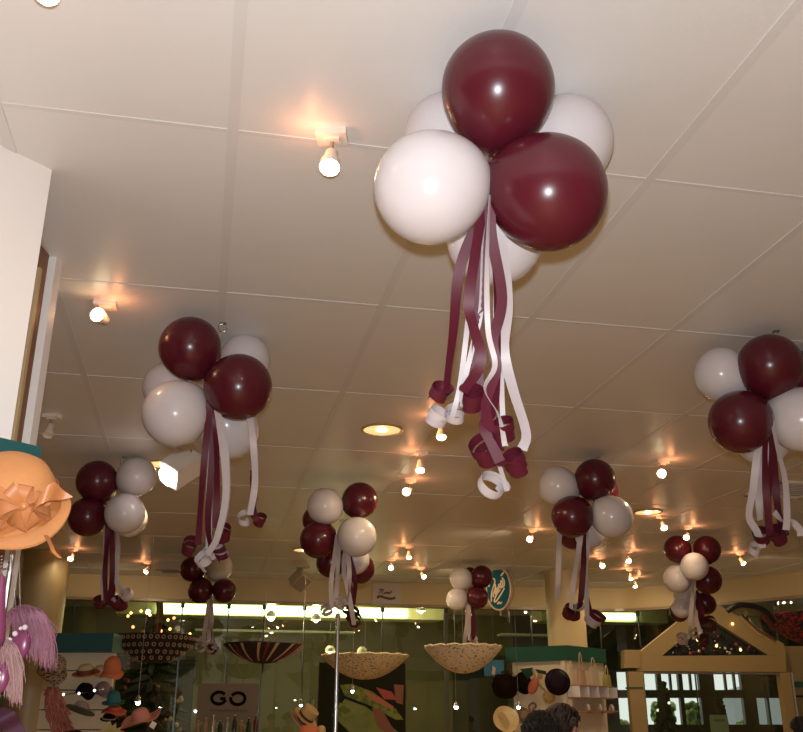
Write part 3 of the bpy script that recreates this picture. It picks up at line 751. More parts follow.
# ------------------------------------------------------------------ GO sign
gc = P(228, 702.5, 11.0); gs = thing('poster_stand', 'white GO poster on a stand behind the striped parasol', 'sign', V((gc.x, gc.y, 0)))
gt = A; gn = -B
gw_, gh = 60 * 11 / F, 36 * 11 / F
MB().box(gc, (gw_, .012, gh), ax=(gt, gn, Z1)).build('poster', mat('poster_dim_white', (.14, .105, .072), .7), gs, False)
MB().tube([V((gc.x, gc.y, .02)) + B * .03, gc + B * .03], .012).box(V((gc.x, gc.y, .01)), (.4, .3, .02), ax=(gt, gn, Z1)).build('stand', M_black, gs)
ink = mat('poster_ink', (.004, .004, .005), .9, .05)
sx = gw_ / 803 * 1.115; sx = gw_ / 715
def gx(x, y): return ((x - 395) * sx, (265 - y) * sx)
def arc(cx, cy, rx, ry, a0, a1, k=22): return [gx(cx + rx * math.cos(math.radians(a0 + (a1 - a0) * i / k)), cy - ry * math.sin(math.radians(a0 + (a1 - a0) * i / k))) for i in range(k + 1)]
G = [arc(285, 215, 84, 66, 38, 342), [gx(365, 222), gx(335, 222), gx(300, 222)]]
O = [arc(508, 222, 84, 66, -195, 150)]
o = curve_strokes(G, gc, gt, Z1, gn, .036, .008).build('letter_g', ink, gs)
o = curve_strokes(O, gc, gt, Z1, gn, .036, .008).build('letter_o', ink, gs)
fm = MB()
for k in range(26):
    x = 185 + k * 17
    a, b = gx(x, 352), gx(x + 10, 352)
    fm.box(gc + gt * ((a[0] + b[0]) / 2) + Z1 * gx(0, 352 + (k * 7) % 5)[1] + gn * .008, (10 * sx, .002, (22 + (k * 5) % 9) * sx), ax=(gt, gn, Z1))
fm.build('small_print', mat('poster_faint_ink', (.09, .065, .045), .7), gs, False)

# ------------------------------------------------------------------ large picture board
def quad_on(c0, ex, ey, n, pts, th): return MB().prism(pts, th, c0, ex, ey, n)
bl_, br_ = P(319, 662, 11.9), P(406, 664, 11.9); bw = (br_ - bl_).length
pc = (bl_ + br_) / 2; ztop = pc.z; zbo = .55; bh = ztop - zbo
bc = V((pc.x, pc.y, zbo)); pb_ = thing('picture_board', 'big dark framed picture with green leaf and red shapes behind the pole', 'picture', V((pc.x, pc.y, 0)))
M_pdark = mat('picture_dark', (.014, .014, .007), .9, .1)
MB().box(V((pc.x, pc.y, zbo + bh / 2)), (bw, .05, bh), ax=(A, -B, Z1)).build('frame', mat('picture_frame', (.02, .012, .007), .8, .1), pb_, False)
MB().box(V((pc.x, pc.y, zbo + bh / 2)) - B * .027, (bw * .93, .006, bh * .96), ax=(A, -B, Z1)).build('backing', M_pdark, pb_, False)
for pl in (-1, 1): MB().box(bc + A * (bw * .4 * pl) + V((0, 0, -zbo / 2)), (.04, .3, zbo), ax=(A, B, Z1)).build('leg', M_black, pb_, False)
S = (br_ - bl_).length / 87   # metres per pixel
def bp(u, v): return ((u - 362.5) * S, ztop - zbo - (v - 663) * S)
M_lg = spotted('leaf_green', (.15, .17, .02), (.07, .09, .012), 14, .5)
def patch(pts, m, nm, off):
    quad_on(bc - B * off, A, Z1, -B, [bp(*p) for p in pts], .003).build(nm, m, pb_, False)
patch([(340, 684), (352, 683), (372, 690), (396, 706), (404, 716), (396, 716), (370, 703), (345, 694)], M_lg, 'leaf', .031)
patch([(345, 697), (366, 704), (384, 716), (404, 732), (404, 745), (380, 742), (350, 727), (333, 712)], mat('leaf_deep', (.12, .14, .014), .5, noise=.4, nscale=9), 'leaf', .031)
patch([(362, 689), (378, 694), (394, 704), (392, 707), (372, 698)], mat('picture_orange', (.30, .09, .03), .5), 'orange_streak', .0345)
patch([(376, 686), (392, 690), (397, 698), (384, 697)], mat('picture_red', (.26, .03, .02), .5), 'red_petal', .0345)
patch([(372, 705), (382, 707), (392, 722), (404, 740), (396, 736), (378, 722)], mat('picture_rust', (.16, .05, .015), .5), 'rust_shape', .0345)
patch([(394, 683), (404, 684), (403, 702), (396, 700)], MATS['picture_rust'], 'rust_shape', .0345)
patch([(340, 700), (352, 708), (346, 716), (336, 710)], M_lg, 'leaf', .0345)

# ------------------------------------------------------------------ thin rods with glowing bulbs added for flash glints
M_cool = mat('cool_glow', (1, 1, 1), .3, emit=(.75, .86, 1), es=30)
for i, (u, v, d, lb) in enumerate(((138, 701, 8.9, 'thin rod with blue white glowing glint above the pink hat'), (518.5, 706, 9.3, 'thin rod with glowing glint between black hat and straw hat'),
                                   (301, 704, 10.4, 'thin rod with faint white glowing glint above the boater hats'), (352.5, 690, 9.4, 'thin rod with small glowing glint in front of the green picture'), (456, 706, 11.3, 'thin rod with white glowing glint on the steel window post'))):
    p = P(u, v, d); o = thing('glint_rod', lb, 'lamp', V((p.x, p.y, p.z)), 'rods with glowing glints in the shop window')
    MB().tube([p + V((0, 0, .03)), V((p.x, p.y, CEIL))], .0028, 6).build('rod', M_steel, o)
    MB().lathe([(.008, .05), (.022, .03), (.026, -.005), (.022, -.005)], Matrix.Translation(p), 14).build('lamp_shade', M_chrome, o)
    MB().sphere(p + V((0, 0, -.012)), .024 if i in (0, 4) else .016, 8).build('bulb', M_cool, o)

# ------------------------------------------------------------------ Christmas tree behind the glass at left
tp = P(158, 598, 14.4)
ct = thing('christmas_tree', 'dark Christmas tree with gold lights behind the glass at left', 'tree', V((tp.x, tp.y, 0)))
M_needle = mat('dark_needles', (.012, .015, .007), .7, noise=.4, nscale=30)
tm = MB()
Ht = tp.z
for lv in range(22):
    z = .5 + (Ht - .6) * lv / 21; rad = .08 + .78 * (1 - lv / 21) ** .9; nb = int(8 + 20 * (1 - lv / 21))
    for k in range(nb):
        an = R.uniform(0, 2 * PI); dr = V((math.cos(an), math.sin(an), 0)); l = rad * R.uniform(.8, 1.1)
        p0_ = V((tp.x, tp.y, z + .1)); p1 = p0_ + dr * l + V((0, 0, -.12 * l - .05))
        tm.tube([p0_, p0_.lerp(p1, .5) + V((0, 0, .03)), p1], [.03, .07, .006], 5)
tm.build('foliage', M_needle, ct)
MB().tube([V((tp.x, tp.y, 0)), V((tp.x, tp.y, Ht))], [.06, .01]).build('trunk', M_wood, ct)
lm = [(148, 612, 0), (150, 615, 1), (141, 611, 1), (131, 613, 1), (128, 616, 1), (133, 627, 2), (168, 620, 1), (163, 612, 1), (170, 629, 1), (161, 631, 2), (190, 634, 1), (174, 618, 2)]
for (u, v, k) in lm:
    MB().sphere(P(u, v, 13.35), (.035, .02, .022)[k], 6).build('bulb', (M_bulb, mat('amber_glow', (1, .6, .2), .3, emit=(1, .6, .18), es=5), mat('red_glow', (1, .3, .2), .3, emit=(1, .25, .12), es=5))[k], ct)
MB().strip(cr([P(159, 596, 13.3), P(160, 612, 13.28), P(157, 634, 13.3)], 6), [V((.05, 0, 0))] * 13, .004).build('bow_ribbon', mat('rust_ribbon', (.24, .07, .02), .5), ct)
for k in range(40):
    an = R.uniform(PI, 2 * PI); f = R.uniform(.05, .95); rad = .08 + .78 * (1 - f) ** .9
    MB().sphere((tp.x + math.cos(an) * rad, tp.y + math.sin(an) * rad, .5 + (Ht - .65) * f), .035, 6).build('bauble', (M_redst, MATS['brass_rim'], M_wood)[k % 3], ct)

# ------------------------------------------------------------------ entrance: gabled cream frame
YE = 11.75
def E(u, v, dy=0):
    q = PY(u, v, YE); return V((q.x, YE + dy, q.z))
def eprism(pts, th, m, nm, par, dy=0):
    q = [E(*p) for p in pts]; return MB().prism([(a.x, a.z) for a in q], th, V((0, YE + dy, 0)), V((1, 0, 0)), Z1, V((0, 1, 0))).build(nm, m, par, False)
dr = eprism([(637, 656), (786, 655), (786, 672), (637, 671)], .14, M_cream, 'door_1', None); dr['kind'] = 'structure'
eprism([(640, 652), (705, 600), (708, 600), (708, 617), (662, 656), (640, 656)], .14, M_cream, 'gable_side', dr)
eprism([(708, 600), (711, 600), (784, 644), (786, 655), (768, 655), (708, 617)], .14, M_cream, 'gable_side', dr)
eprism([(655, 658), (705, 615), (775, 656)], .02, mat('gable_dark', (.02, .022, .014), .6), 'gable_backing', dr, .1)
zlo = 0
def post(ua, ub, v, m, nm, th=.14, dy=0):
    a, b = E(ua, v), E(ub, v); MB().box(((a.x + b.x) / 2, YE + dy + th / 2, a.z / 2), (b.x - a.x, th, a.z)).build(nm, m, dr, False)
post(628, 643, 671.5, M_cream, 'post'); post(780, 790, 672.5, M_cream, 'post'); post(790.5, 792.5, 672.5, M_chrome, 'metal_edge', .12)
eprism([(624, 650), (640, 650), (640, 668), (624, 668)], .2, M_cream, 'post_cap', dr, -.03)
eprism([(640, 671.5), (781, 672.5), (781, 674.5), (640, 673.5)], .05, M_steel, 'door_track', dr, .04)
eprism([(628, 687), (643, 687), (643, 688.6), (628, 688.6)], .15, M_green, 'green_line', dr, -.01)
# garland in the gable
gc_ = E(710, 645); gd = thing('christmas_garland', 'dark leafy Christmas garland with lights filling the cream gable', 'garland', gc_)
gm = MB(); orn = []
def in_tri():
    while True:
        u, v = R.uniform(660, 768), R.uniform(621, 654)
        if v > 622 + (abs(u - 705) / (47 if u < 705 else 66)) * 34: return u, v
for k in range(170):
    u, v = in_tri(); c = E(u, v, .04); dd = V((R.uniform(-1, 1), R.uniform(-.3, .3), R.uniform(-1, 1))) * .06
    gm.tube([c, c + dd * .5, c + dd], [.004, .018, .003], 5)
gm.build('foliage', M_needle, gd)
for k in range(34):
    u, v = in_tri(); u2 = u
    orn.append((E(u, v, .0), R.choice((.010, .014, .02)), k % 3))
for (c, r_, k) in orn: MB().sphere(c, r_, 5).build('bauble', mat('silver_ornament', (.55, .48, .38), .3, metal=.6) if k else mat('red_bauble', (.30, .03, .03), .3), gd)
for (u, v) in ((732, 624), (740, 650), (697, 640), (716, 646)): MB().sphere(E(u, v, -.02), .016, 6).build('bulb', MATS['amber_glow'] if v == 624 else MATS['amber_glow'], gd)
# cream wall panel at the right of the entrance
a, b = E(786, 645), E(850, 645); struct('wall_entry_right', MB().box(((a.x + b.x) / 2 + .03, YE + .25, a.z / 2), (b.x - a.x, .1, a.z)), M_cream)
a, b, c2 = E(792, 681), E(850, 681), E(792, 687)
trim(MB().box(((a.x + b.x) / 2 + .05, YE + .19, (a.z + c2.z) / 2), (b.x - a.x, .02, a.z - c2.z)), M_green)
a, b, c2 = E(793, 695), E(850, 695), E(793, 697)
trim(MB().box(((a.x + b.x) / 2 + .05, YE + .19, (a.z + c2.z) / 2), (b.x - a.x, .02, a.z - c2.z)), M_black)
# silhouetted Christmas tree outside the door, small tree and a white notice
def dark_tree(label, u, v, Y, h, rad):
    tp2 = PY(u, v, Y); o = thing('christmas_tree', label, 'tree', V((tp2.x, tp2.y, 0))); mb = MB()
    for lv in range(12):
        z = tp2.z - h + h * lv / 12; r_ = rad * (1 - lv / 12) + .02
        for k in range(int(6 + 14 * (1 - lv / 12))):
            an = R.uniform(0, 2 * PI); q = V((tp2.x, tp2.y, z + .08)); e2 = q + V((math.cos(an) * r_, math.sin(an) * r_, -.1))
            mb.tube([q, q.lerp(e2, .5) + V((0, 0, .02)), e2], [.03, .06, .005], 5)
    mb.build('foliage', mat('black_needles', (.010, .013, .008), .8), o)
    MB().tube([V((tp2.x, tp2.y, 0)), tp2], [.05, .008]).build('trunk', M_wood, o)
    for k in range(8):
        an = R.uniform(PI * 1.05, PI * 1.95); f = R.uniform(0.1, .8); MB().sphere((tp2.x + math.cos(an) * rad * (1 - f), tp2.y + math.sin(an) * rad * (1 - f), tp2.z - h + h * f), .022, 5).build('bulb', mat('dim_white_glow', (1, 1, .9), .3, emit=(1, .95, .8), es=2), o)
dark_tree('dark Christmas tree silhouette standing beyond the entrance door', 662, 681, 15.2, 1.15, .30)
dark_tree('slim dark Christmas tree beyond the door beside the white notice', 719, 697, 15.6, .8, .16)
nc = PY(719.5, 726, 13.4); ns = thing('notice_stand', 'white notice on a stand in the entrance doorway', 'sign', V((nc.x, nc.y, 0)))
MB().box(nc, (.24, .012, .28)).build('notice', mat('notice_white', (.48, .46, .38), .6), ns, False)
MB().box(nc + V((0, -.008, .07)), (.15, .003, .03)).build('print_line', mat('notice_grey', (.25, .24, .2), .7), ns, False)
MB().tube([V((nc.x, nc.y + .02, 0.02)), nc + V((0, .02, 0))], .012).box((nc.x, nc.y, .012), (.25, .25, .024)).build('stand', M_black, ns)

# ------------------------------------------------------------------ hats
def hat(label, u, v, d, axis, Rb, rc, h, m, mband=None, droop=0.0, wav=0, cloche=0, pinch=0, name='hat', group=None, bow=None, hook=None, flat=False, bandh=.22, base=None):
    c = P(u, v, d); q = frame_to(axis); T = Matrix.Translation(c) @ q.to_matrix().to_4x4()
    root = thing(name, label, 'hat', c, group)
    if flat: cp = [(0, h), (rc * .93, h), (rc * .98, h * .96), (rc, 0)]
    else: cp = [(0, h), (rc * .35, h * .985), (rc * .62, h * .92), (rc * .83, h * .76), (rc * .94, h * .5), (rc * 1.0, h * .2), (rc * 1.02, 0)]
    ci = [(r * .96, z - .006) for (r, z) in cp[::-1]]; ci[-1] = (0, ci[-1][1])
    fn = (lambda p, a: V((p.x * (1 - .12 * max(0, p.z / h - .5) * abs(math.cos(a))), p.y, p.z - (pinch * h * max(0, 1 - abs(p.y) / (rc * .4)) if p.z > h * .6 else 0)))) if pinch else None
    MB().lathe(cp + ci, T, 32, fn).build('crown', m, root)
    bpf = [(rc * .99, 0), (rc + (Rb - rc) * .4, -droop * .25), (rc + (Rb - rc) * .8, -droop * .75), (Rb, -droop), (Rb * 1.0, -droop - .006), (rc + (Rb - rc) * .8, -droop * .75 - .007), (rc * .99, -.008)]
    fb = (lambda p, a: V((p.x, p.y, p.z + wav * math.sin(a * 3 + .6) * ((math.hypot(p.x, p.y) - rc) / max(1e-4, Rb - rc))))) if wav else None
    MB().lathe(bpf, T, 40, fb).build('brim', base or m, root)
    if mband: MB().lathe([(rc * 1.03, .001), (rc * 1.045, .004), (rc * 1.03, h * bandh), (rc * .99, h * bandh)], T, 32).build('band', mband, root)
    return root, T
PLANE = [None, None]
M_coral = mat('coral_felt', (.55, .15, .06), .7, noise=.08, nscale=20)
M_pinkfelt = mat('pink_felt', (.58, .24, .18), .7, noise=.06, nscale=20)
M_leop = spotted('leopard', (.42, .30, .20), (.05, .03, .02), 70, .52)
M_lav = mat('lavender_felt', (.28, .18, .21), .7); M_greyg = mat('grey_green_lining', (.10, .13, .09), .7)
M_tealfelt = mat('teal_felt', (.02, .14, .14), .7); M_orange = mat('orange_felt', (.50, .09, .035), .7)
M_creamfelt = mat('cream_felt', (.52, .40, .24), .7, noise=.1); M_brown = mat('brown_band', (.16, .05, .02), .6)
M_straw2 = mat('straw_plain', (.55, .36, .12), .7, noise=.15, nscale=60)
M_blackfelt = mat('black_felt', (.010, .006, .007), .8, .1, noise=.2); M_plum = mat('plum_satin', (.012, .004, .008), .5, .12)
M_fur = mat('dark_brown_fur', (.022, .011, .006), .9, .05, noise=.4, nscale=60)

# --- near left gondola with the peach hat and bags
HB = P(41.5, 447, 2.6); HT = HB.z; hd = dv
gon = thing('display_gondola', 'white display gondola with teal header board holding the peach hat', 'display stand', V((e.x, e.y, 0)))
hc = V((HB.x, HB.y, 0)) - hd * .35 - nv * .05
MB().box(hc + V((0, 0, HT - .065)), (.7, .1, .13), ax=(hd, nv, Z1)).build('header_board', M_teal, gon, False)
MB().box(hc - nv * .02 - hd * .075 + V((0, 0, (HT - .13) / 2 + .01)), (.62, .06, HT - .15), ax=(hd, nv, Z1)).build('back_panel', M_white, gon, False)
pz = P(10, 570, 2.5)
MB().tube([V((pz.x, pz.y, 0.02)), V((pz.x, pz.y, HT - .14))], .008).build('upright', M_chrome, gon)
hk0 = P(8, 569, 2.42)
MB().tube([V((hk0.x - .1, hk0.y + .08, hk0.z + .0)), hk0, hk0 + V((.004, -.01, .015))], .004).build('hook_arm', M_chrome, gon)
MB().box(hc - hd * .05 + nv * .04 + V((0, 0, .1)), (.7, .3, .2), ax=(hd, nv, Z1)).build('plinth', M_white, gon, False)

hax = V((.10, -.70, .70)).normalized()
ph, T = hat('large peach straw hat with organza bow hung on the white gondola', 8, 508, 2.28, hax, .146, .120, .128, M_peach, wav=.010, droop=.012, name='sun_hat')
o3 = T.to_3x3(); c0 = T.translation
# crown rises to the upper side
ob = MB()
def hatpt(x, y, z): return T @ V((x, y, z))
# find local directions for picture right / down in hat plane
ir = (o3.inverted() @ V((1, 0, 0))); ir.z = 0; ir.normalize(); idn = (o3.inverted() @ V((0, 0, -1))); idn.z = 0; idn -= ir * ir.dot(idn); idn.normalize()
def hp(r, dn, z): q = ir * r + idn * dn; return T @ V((q.x, q.y, z))
mb = MB()   # band of gathered organza wrapped round the crown
for j, (zz, ww) in enumerate(((.022, .03), (.032, .026))):
    pts = [T @ V((math.cos(a) * (.122 + .003 * math.sin(a * 9 + j)), math.sin(a) * (.122 + .003 * math.sin(a * 9 + j)), zz + .006 * math.sin(a * 5 + j))) for a in [2 * PI * i / 60 for i in range(61)]]
    mb.strip(pts, [(o3 @ V((0, 0, 1))) * ww / 2] * 61, .001)
obow = mb.build('organza_band', M_organza, ph)
KS = 2.28 / F
def crown_r(z): return .120 * (1 - .06 * (max(0, z) / .064) ** 2) if z < .064 else .113 * math.sqrt(max(0.0, 1 - ((z - .064) / .066) ** 2)) + 1e-4
def surf(u, v, off=.012):
    u = 401.5 + (u - 401.5) * .962; v = 366 + (v - 366) * .962
    r = (u - 8) * KS; k = (v - 508) * KS / .70
    best = None
    for i in range(60):
        z = i * .002; rr_ = crown_r(z)
        if rr_ <= abs(r): continue
        dn_ = math.sqrt(rr_ * rr_ - r * r); e_ = abs(dn_ - z - k)
        if best is None or e_ < best[0]: best = (e_, dn_, z)
    if best is None or best[0] > .008: z = .012; q = hp(r, k + z, z)
    else: q = hp(r, best[1], best[2])
    return q + V((0, -1, .25)) * off
BC = surf(26, 523, .02); bn = V((.1, -1, .3)).normalized()
for (u, v, wd, tw) in ((-4, 512, .040, .2), (6, 530, .038, -.3), (3, 545, .030, .3), (22, 545, .034, -.2), (36, 538, .036, .3), (45, 522, .036, -.2), (40, 507, .036, .3), (12, 509, .036, -.3), (26, 503, .034, .2), (14, 540, .03, .5), (30, 531, .03, -.5)):
    dl = surf(u, v, .016) - BC; wl = bn.cross(dl).normalized(); dn2 = dl.normalized().cross(wl); mb = MB(); pts = []; ws = []
    for i in range(25):
        a = 2 * PI * i / 24; f = (1 - math.cos(a)) / 2
        pts.append(BC + dl * f + bn * (.017 * math.sin(a) + .006)); ws.append((wl * math.cos(tw) + bn * math.sin(tw)) * wd / 2 * (.35 + .65 * f))
    mb.strip(pts, ws, .001); mb.build('bow_loop', M_organza, ph).parent = obow
MB().sphere(BC + bn * .012, .013, 8, (1.2, .8, 1)).build('bow_knot', M_organza, ph).parent = obow
bd = (BC - CAM).dot(FW) - .01
mb = MB(); pts = cr([P(28, 520, bd), P(37, 502, bd - .02), P(50, 492, bd - .01), P(61, 495, bd + .02), P(72.5, 497, bd + .03)], 6)
mb.strip(pts, [V((.25, 0, .97)) * w for w in [.012 + .012 * min(1, i / 10) - (.0 if i < 12 else .023 * (i - 12) / 12) for i in range(len(pts))]], .001); mb.build('ribbon_tail', M_organza, ph)
mb = MB(); pts = cr([P(46, 535, bd + .02), P(51, 545, bd + .05), P(54, 552, bd + .06), P(60, 558, bd + .05)], 6)
mb.strip(pts, [(o3 @ ir) * .005] * len(pts), .001); mb.build('ribbon_tail', M_organza, ph)
MB().tube([c0 - hax * .012, c0 - hax * .10 - nv * .03], .006).build('hanger_peg', M_chrome, ph)

# --- feather trimmed bags on chains
M_pinkf = mat('pink_feather', (.27, .11, .15), .6, noise=.25, nscale=40); M_palef = mat('pale_pink_feather', (.36, .21, .20), .6, noise=.2, nscale=40)
M_pinkbag = mat('pink_satin', (.20, .04, .10), .3); M_bead = mat('glass_bead', (.75, .60, .62), .1, .8, coat=.5)
def feather_bag(label, uc, vt, vb, wpx, d, mf, mbag, seed, chain_u, sweep):
    r2 = random.Random(seed); top = P(uc, vt, d); bot = P(uc, vb, d); k = d / F
    root = thing('feather_bag', label, 'bag', top)
    bagc = P(uc - 4 * wpx / 44, vt * .4 + vb * .6, d - .03)
    MB().sphere(bagc, .028, 12, (.9, .5, 1.35)).build('pouch', mbag, root)
    fm = MB(); dpx = wpx / 44
    for i in range(620):
        t0 = r2.random() ** .8; rj = lambda q: r2.uniform(-q, q)
        su = uc - 13 * dpx + 24 * dpx * t0 + rj(2); sv = vt + 14 * (t0 - .5) ** 2 + rj(2.5)
        fall = r2.uniform(.5, 1.05) * (vb - vt) * (.75 + .25 * t0)
        eu = su + sweep * dpx * (2 + 13 * t0) + rj(4); ev = sv + fall
        if t0 < .6 and r2.random() < .5: eu = su - 4 + rj(5); ev = sv + fall * .35
        dz = rj(.03)
        pts = [P(su, sv, d + dz * .4), P(su + (eu - su) * .55 + rj(1), sv + (ev - sv) * .16, d + dz - .01), P(su + (eu - su) * 1.05 + rj(2), sv + (ev - sv) * .6, d + dz), P(eu + rj(2.5), ev, d + dz)]
        w = r2.uniform(.0005, .0012)
        fm.tube(cr(pts, 4), [w] * 12 + [w * .4], 4)
    o = fm.build('feather_fringe', mf, root); o['kind'] = 'stuff'
    bm_ = MB()
    for i in range(6): bm_.sphere(bagc + V((r2.uniform(-.022, .02), -.022, r2.uniform(-.03, .045))), r2.uniform(.004, .008), 8)
    bm_.build('beads', M_bead, root)
    for cu in chain_u:
        a = P(cu, 556, d + .01); cm = MB(); n = 26
        for i in range(n):
            cm.sphere(a.lerp(V((top.x + (a.x - top.x) * .6, top.y, top.z)), i / (n - 1)), .0022, 5)
        cm.build('chain', M_chrome, root)
    return root
feather_bag('mauve pink feather bag hanging from bead chains below the peach hat', 25, 607, 668, 44, 2.42, M_pinkf, M_pinkbag, 3, (11, 19), 1.0)
feather_bag('pale pink feather bag at left edge under the mauve one', 2, 640, 702, 34, 2.24, M_palef, M_pinkbag, 5, (2,), .7)
hb_ = P(0, 572, 2.12); hbag = thing('drawstring_bag', 'magenta satin bag cut off by the left edge beside the chains', 'bag', hb_)
pc_ = P(-3, 612, 2.12)
MB().lathe([(0, -.085), (.016, -.082), (.026, -.06), (.024, -.03), (.018, .0), (.012, .05), (.006, .08), (0, .082)], Matrix.Translation(pc_), 20).build('pouch', M_pinkbag, hbag)
MB().tube([pc_ + V((0, 0, .08)), hb_, hb_ + V((-.03, .05, .04))], .003).build('strap', M_chrome, hbag)
sc_ = thing('dark_scarf', 'dark plum scarf at the bottom left corner below the bags', 'scarf', P(6, 725, 2.5))
MB().strip(cr([P(-4, 712, 2.5), P(6, 717, 2.48), P(12, 727, 2.5), P(18, 742, 2.5), P(20, 780, 2.5)], 6), [V((.018, .01, .012))] * 25, .004).build('cloth', mat('plum_cloth', (.06, .012, .03), .7), sc_)
MB().tube([P(-4, 712, 2.5), P(-6, 700, 2.52)], .004).build('hanger_clip', M_chrome, sc_)

# --- left rear hat display
d = 8.3
a, b = P(40, 633, d), P(113.5, 636, d); hz = a.z
hx_ = (V((b.x, b.y, 0)) - V((a.x, a.y, 0))); wl_ = hx_.length; hx_.normalize(); hn = V((hx_.y, -hx_.x, 0))
dc = V(((a.x + b.x) / 2, (a.y + b.y) / 2, 0))
ds = thing('hat_display', 'cream slatted hat display with teal header by the left column', 'display stand', dc)
hh = a.z - P(40, 652, d).z
MB().box(dc - nv * 0 - hn * .15 + V((0, 0, hz - hh / 2)), (wl_, .3, hh), ax=(hx_, hn, Z1)).build('header_board', M_teal, ds, False)
M_slat = mat('display_cream', (.78, .66, .44), .6)
pn = MB(); z0 = hz - hh
for k in range(12):
    pn.box(dc - hn * .2 + V((0, 0, z0 - .07 - k * .165)), (wl_ - .04, .06, .155), ax=(hx_, hn, Z1))
pn.build('slat_panel', M_slat, ds, False)
MB().box(dc - hn * .26 + V((0, 0, z0 / 2)), (wl_ - .04, .05, z0), ax=(hx_, hn, Z1)).build('back_panel', mat('slat_gap', (.16, .12, .07), .7), ds, False)
MB().box(dc - hn * .02 + V((0, 0, .08)), (wl_, .7, .16), ax=(hx_, hn, Z1)).build('plinth', M_slat, ds, False)
gh_ = 'hats on the left display'; PLANE[:] = [dc - hn * .17, hn]
def arm(root, c, back=.2):
    if PLANE[0] is not None: back = max(.01, (c - PLANE[0]).dot(PLANE[1]) / -PLANE[1].y - .006)
    MB().tube([c, c + V((0, back, .0))], .005, 6).build('hanger_arm', M_steel, root)
dh = 8.05
def lhat(*a_, **k_):
    r_, T_ = hat(*a_, group=gh_, **k_); arm(r_, T_.translation, .28); return r_, T_
lhat('leopard print floppy hat at upper left of the left display', 54, 668, dh, V((.45, -.55, .7)), .128, .095, .11, M_leop, droop=.05, wav=.015)
lhat('cream hat with brown zigzag band and feather, top row of left display', 86, 674, dh, V((-.05, -.3, 1)), .118, .072, .085, M_creamfelt, M_brown, droop=-.01, base=M_coral, bandh=.5)
lhat('cream hat partly hidden behind the orange cloche hat', 100, 672, dh + .17, V((.2, -.5, .8)), .07, .05, .06, M_creamfelt)
lhat('orange cloche hat with wavy brim at upper right of left display', 112, 671, dh - .03, V((.05, -.35, 1)), .100, .074, .125, M_coral, droop=.03, wav=.012, pinch=.12)
lhat('lavender wide brimmed hat with grey green underside, low on left display', 80, 711, dh - .2, V((.25, .30, 1)), .125, .07, .08, M_lav, droop=-.01, base=M_greyg)
lhat('small teal hat on top of an orange hat', 113.5, 702, dh, V((.0, -.25, 1)), .098, .058, .095, M_tealfelt)
lhat('orange hat directly under the small teal hat', 114.5, 709, dh - .01, V((.1, -.2, 1)), .105, .06, .03, M_orange, droop=.02, wav=.01)
lhat('black hat with cream band under the orange hat', 109, 719, dh + .02, V((.1, -.2, 1)), .075, .055, .05, M_blackfelt, M_creamfelt)
lhat('pink wide brimmed felt hat tilted up, right end of left display', 141.5, 720, dh - .15, V((-.32, -.30, 1)), .175, .078, .10, M_pinkfelt, droop=-.02, wav=.02)
lhat('pink felt hat just peeking in below the pale leaves', 118, 737, dh - .1, V((0, -.1, 1)), .085, .06, .055, M_pinkfelt)
lhat('black hat in shadow at centre of the left display', 86, 691, dh + .06, V((.3, -.5, .6)), .085, .06, .06, M_blackfelt, wav=.02)
lhat('grey lavender hat behind the middle of the left display', 103, 690, dh + .14, V((.2, -.6, .6)), .08, .06, .07, M_lav, wav=.02)
lhat('dark hat at lower left of the display under the coral boa', 74, 735, dh - .3, V((0, -.1, 1)), .13, .07, .035, M_fur, wav=.02)
# tag
c = P(153, 725, 7.6); tg = thing('price_tag', 'small white tag hanging at right of the pink wide hat', 'tag', c)
MB().box(c, (.045, .004, .05), rot=Quaternion((0, 1, 0), .5).to_matrix()).build('card', M_white, tg, False)
MB().tube([c + V((0, 0, .02)), P(149, 717, 7.66)], .002).build('hanging_thread', M_string, tg)
# coral boa
bo = thing('feather_boa', 'coral pink ruffled boa hanging at left of the hat display', 'boa', P(55, 684, dh))
mb = MB(); r3 = random.Random(11)
for i in range(260):
    t = r3.random(); u = 52 + 10 * t + r3.uniform(-8, 8) * (1 - .3 * abs(t - .5)); v = 686 + 38 * t
    c = P(u, v, dh + r3.uniform(-.05, .06)); dz = V((r3.uniform(-.03, .07), r3.uniform(-.03, .02), r3.uniform(-.12, -.06)))
    mb.tube(cr([c, c + dz * .5 + V((r3.uniform(-.02, .02), -.01, 0)), c + dz], 3), [.002, .006, .009, .010, .009, .006, .002], 5)
mb.build('ruffles', mat('coral_feather', (.50, .17, .12), .6, noise=.2, nscale=30), bo)
MB().tube([P(55, 690, dh), P(53, 681, dh + .05), P(53, 679, dh + .25)], .008).build('hanger_hook', M_steel, bo)
# pale leaves
lf = thing('leaf_spray', 'pale yellow leaf spray below the teal and orange hats', 'leaves', P(110, 735, dh - .2))
for i, (u, v, a_) in enumerate(((104, 723, -.5), (110, 721, .0), (116, 723, .4), (121, 727, .7), (100, 729, -.8))):
    p1 = P(u, v, dh - .26); p2 = P(110, 742, dh - .22)
    MB().strip(cr([p2, p2.lerp(p1, .5) + V((0, -.03, 0)), p1], 5), [V((math.cos(a_), .2, -math.sin(a_))) * w for w in (.004, .012, .02, .026, .03, .032, .03, .026, .018, .01, .002)], .002).build('leaf', mat('pale_leaf', (.46, .40, .17), .6), lf)
MB().tube([P(110, 742, dh - .22), P(110, 765, dh + .2)], .006).build('hanger_stem', M_steel, lf)
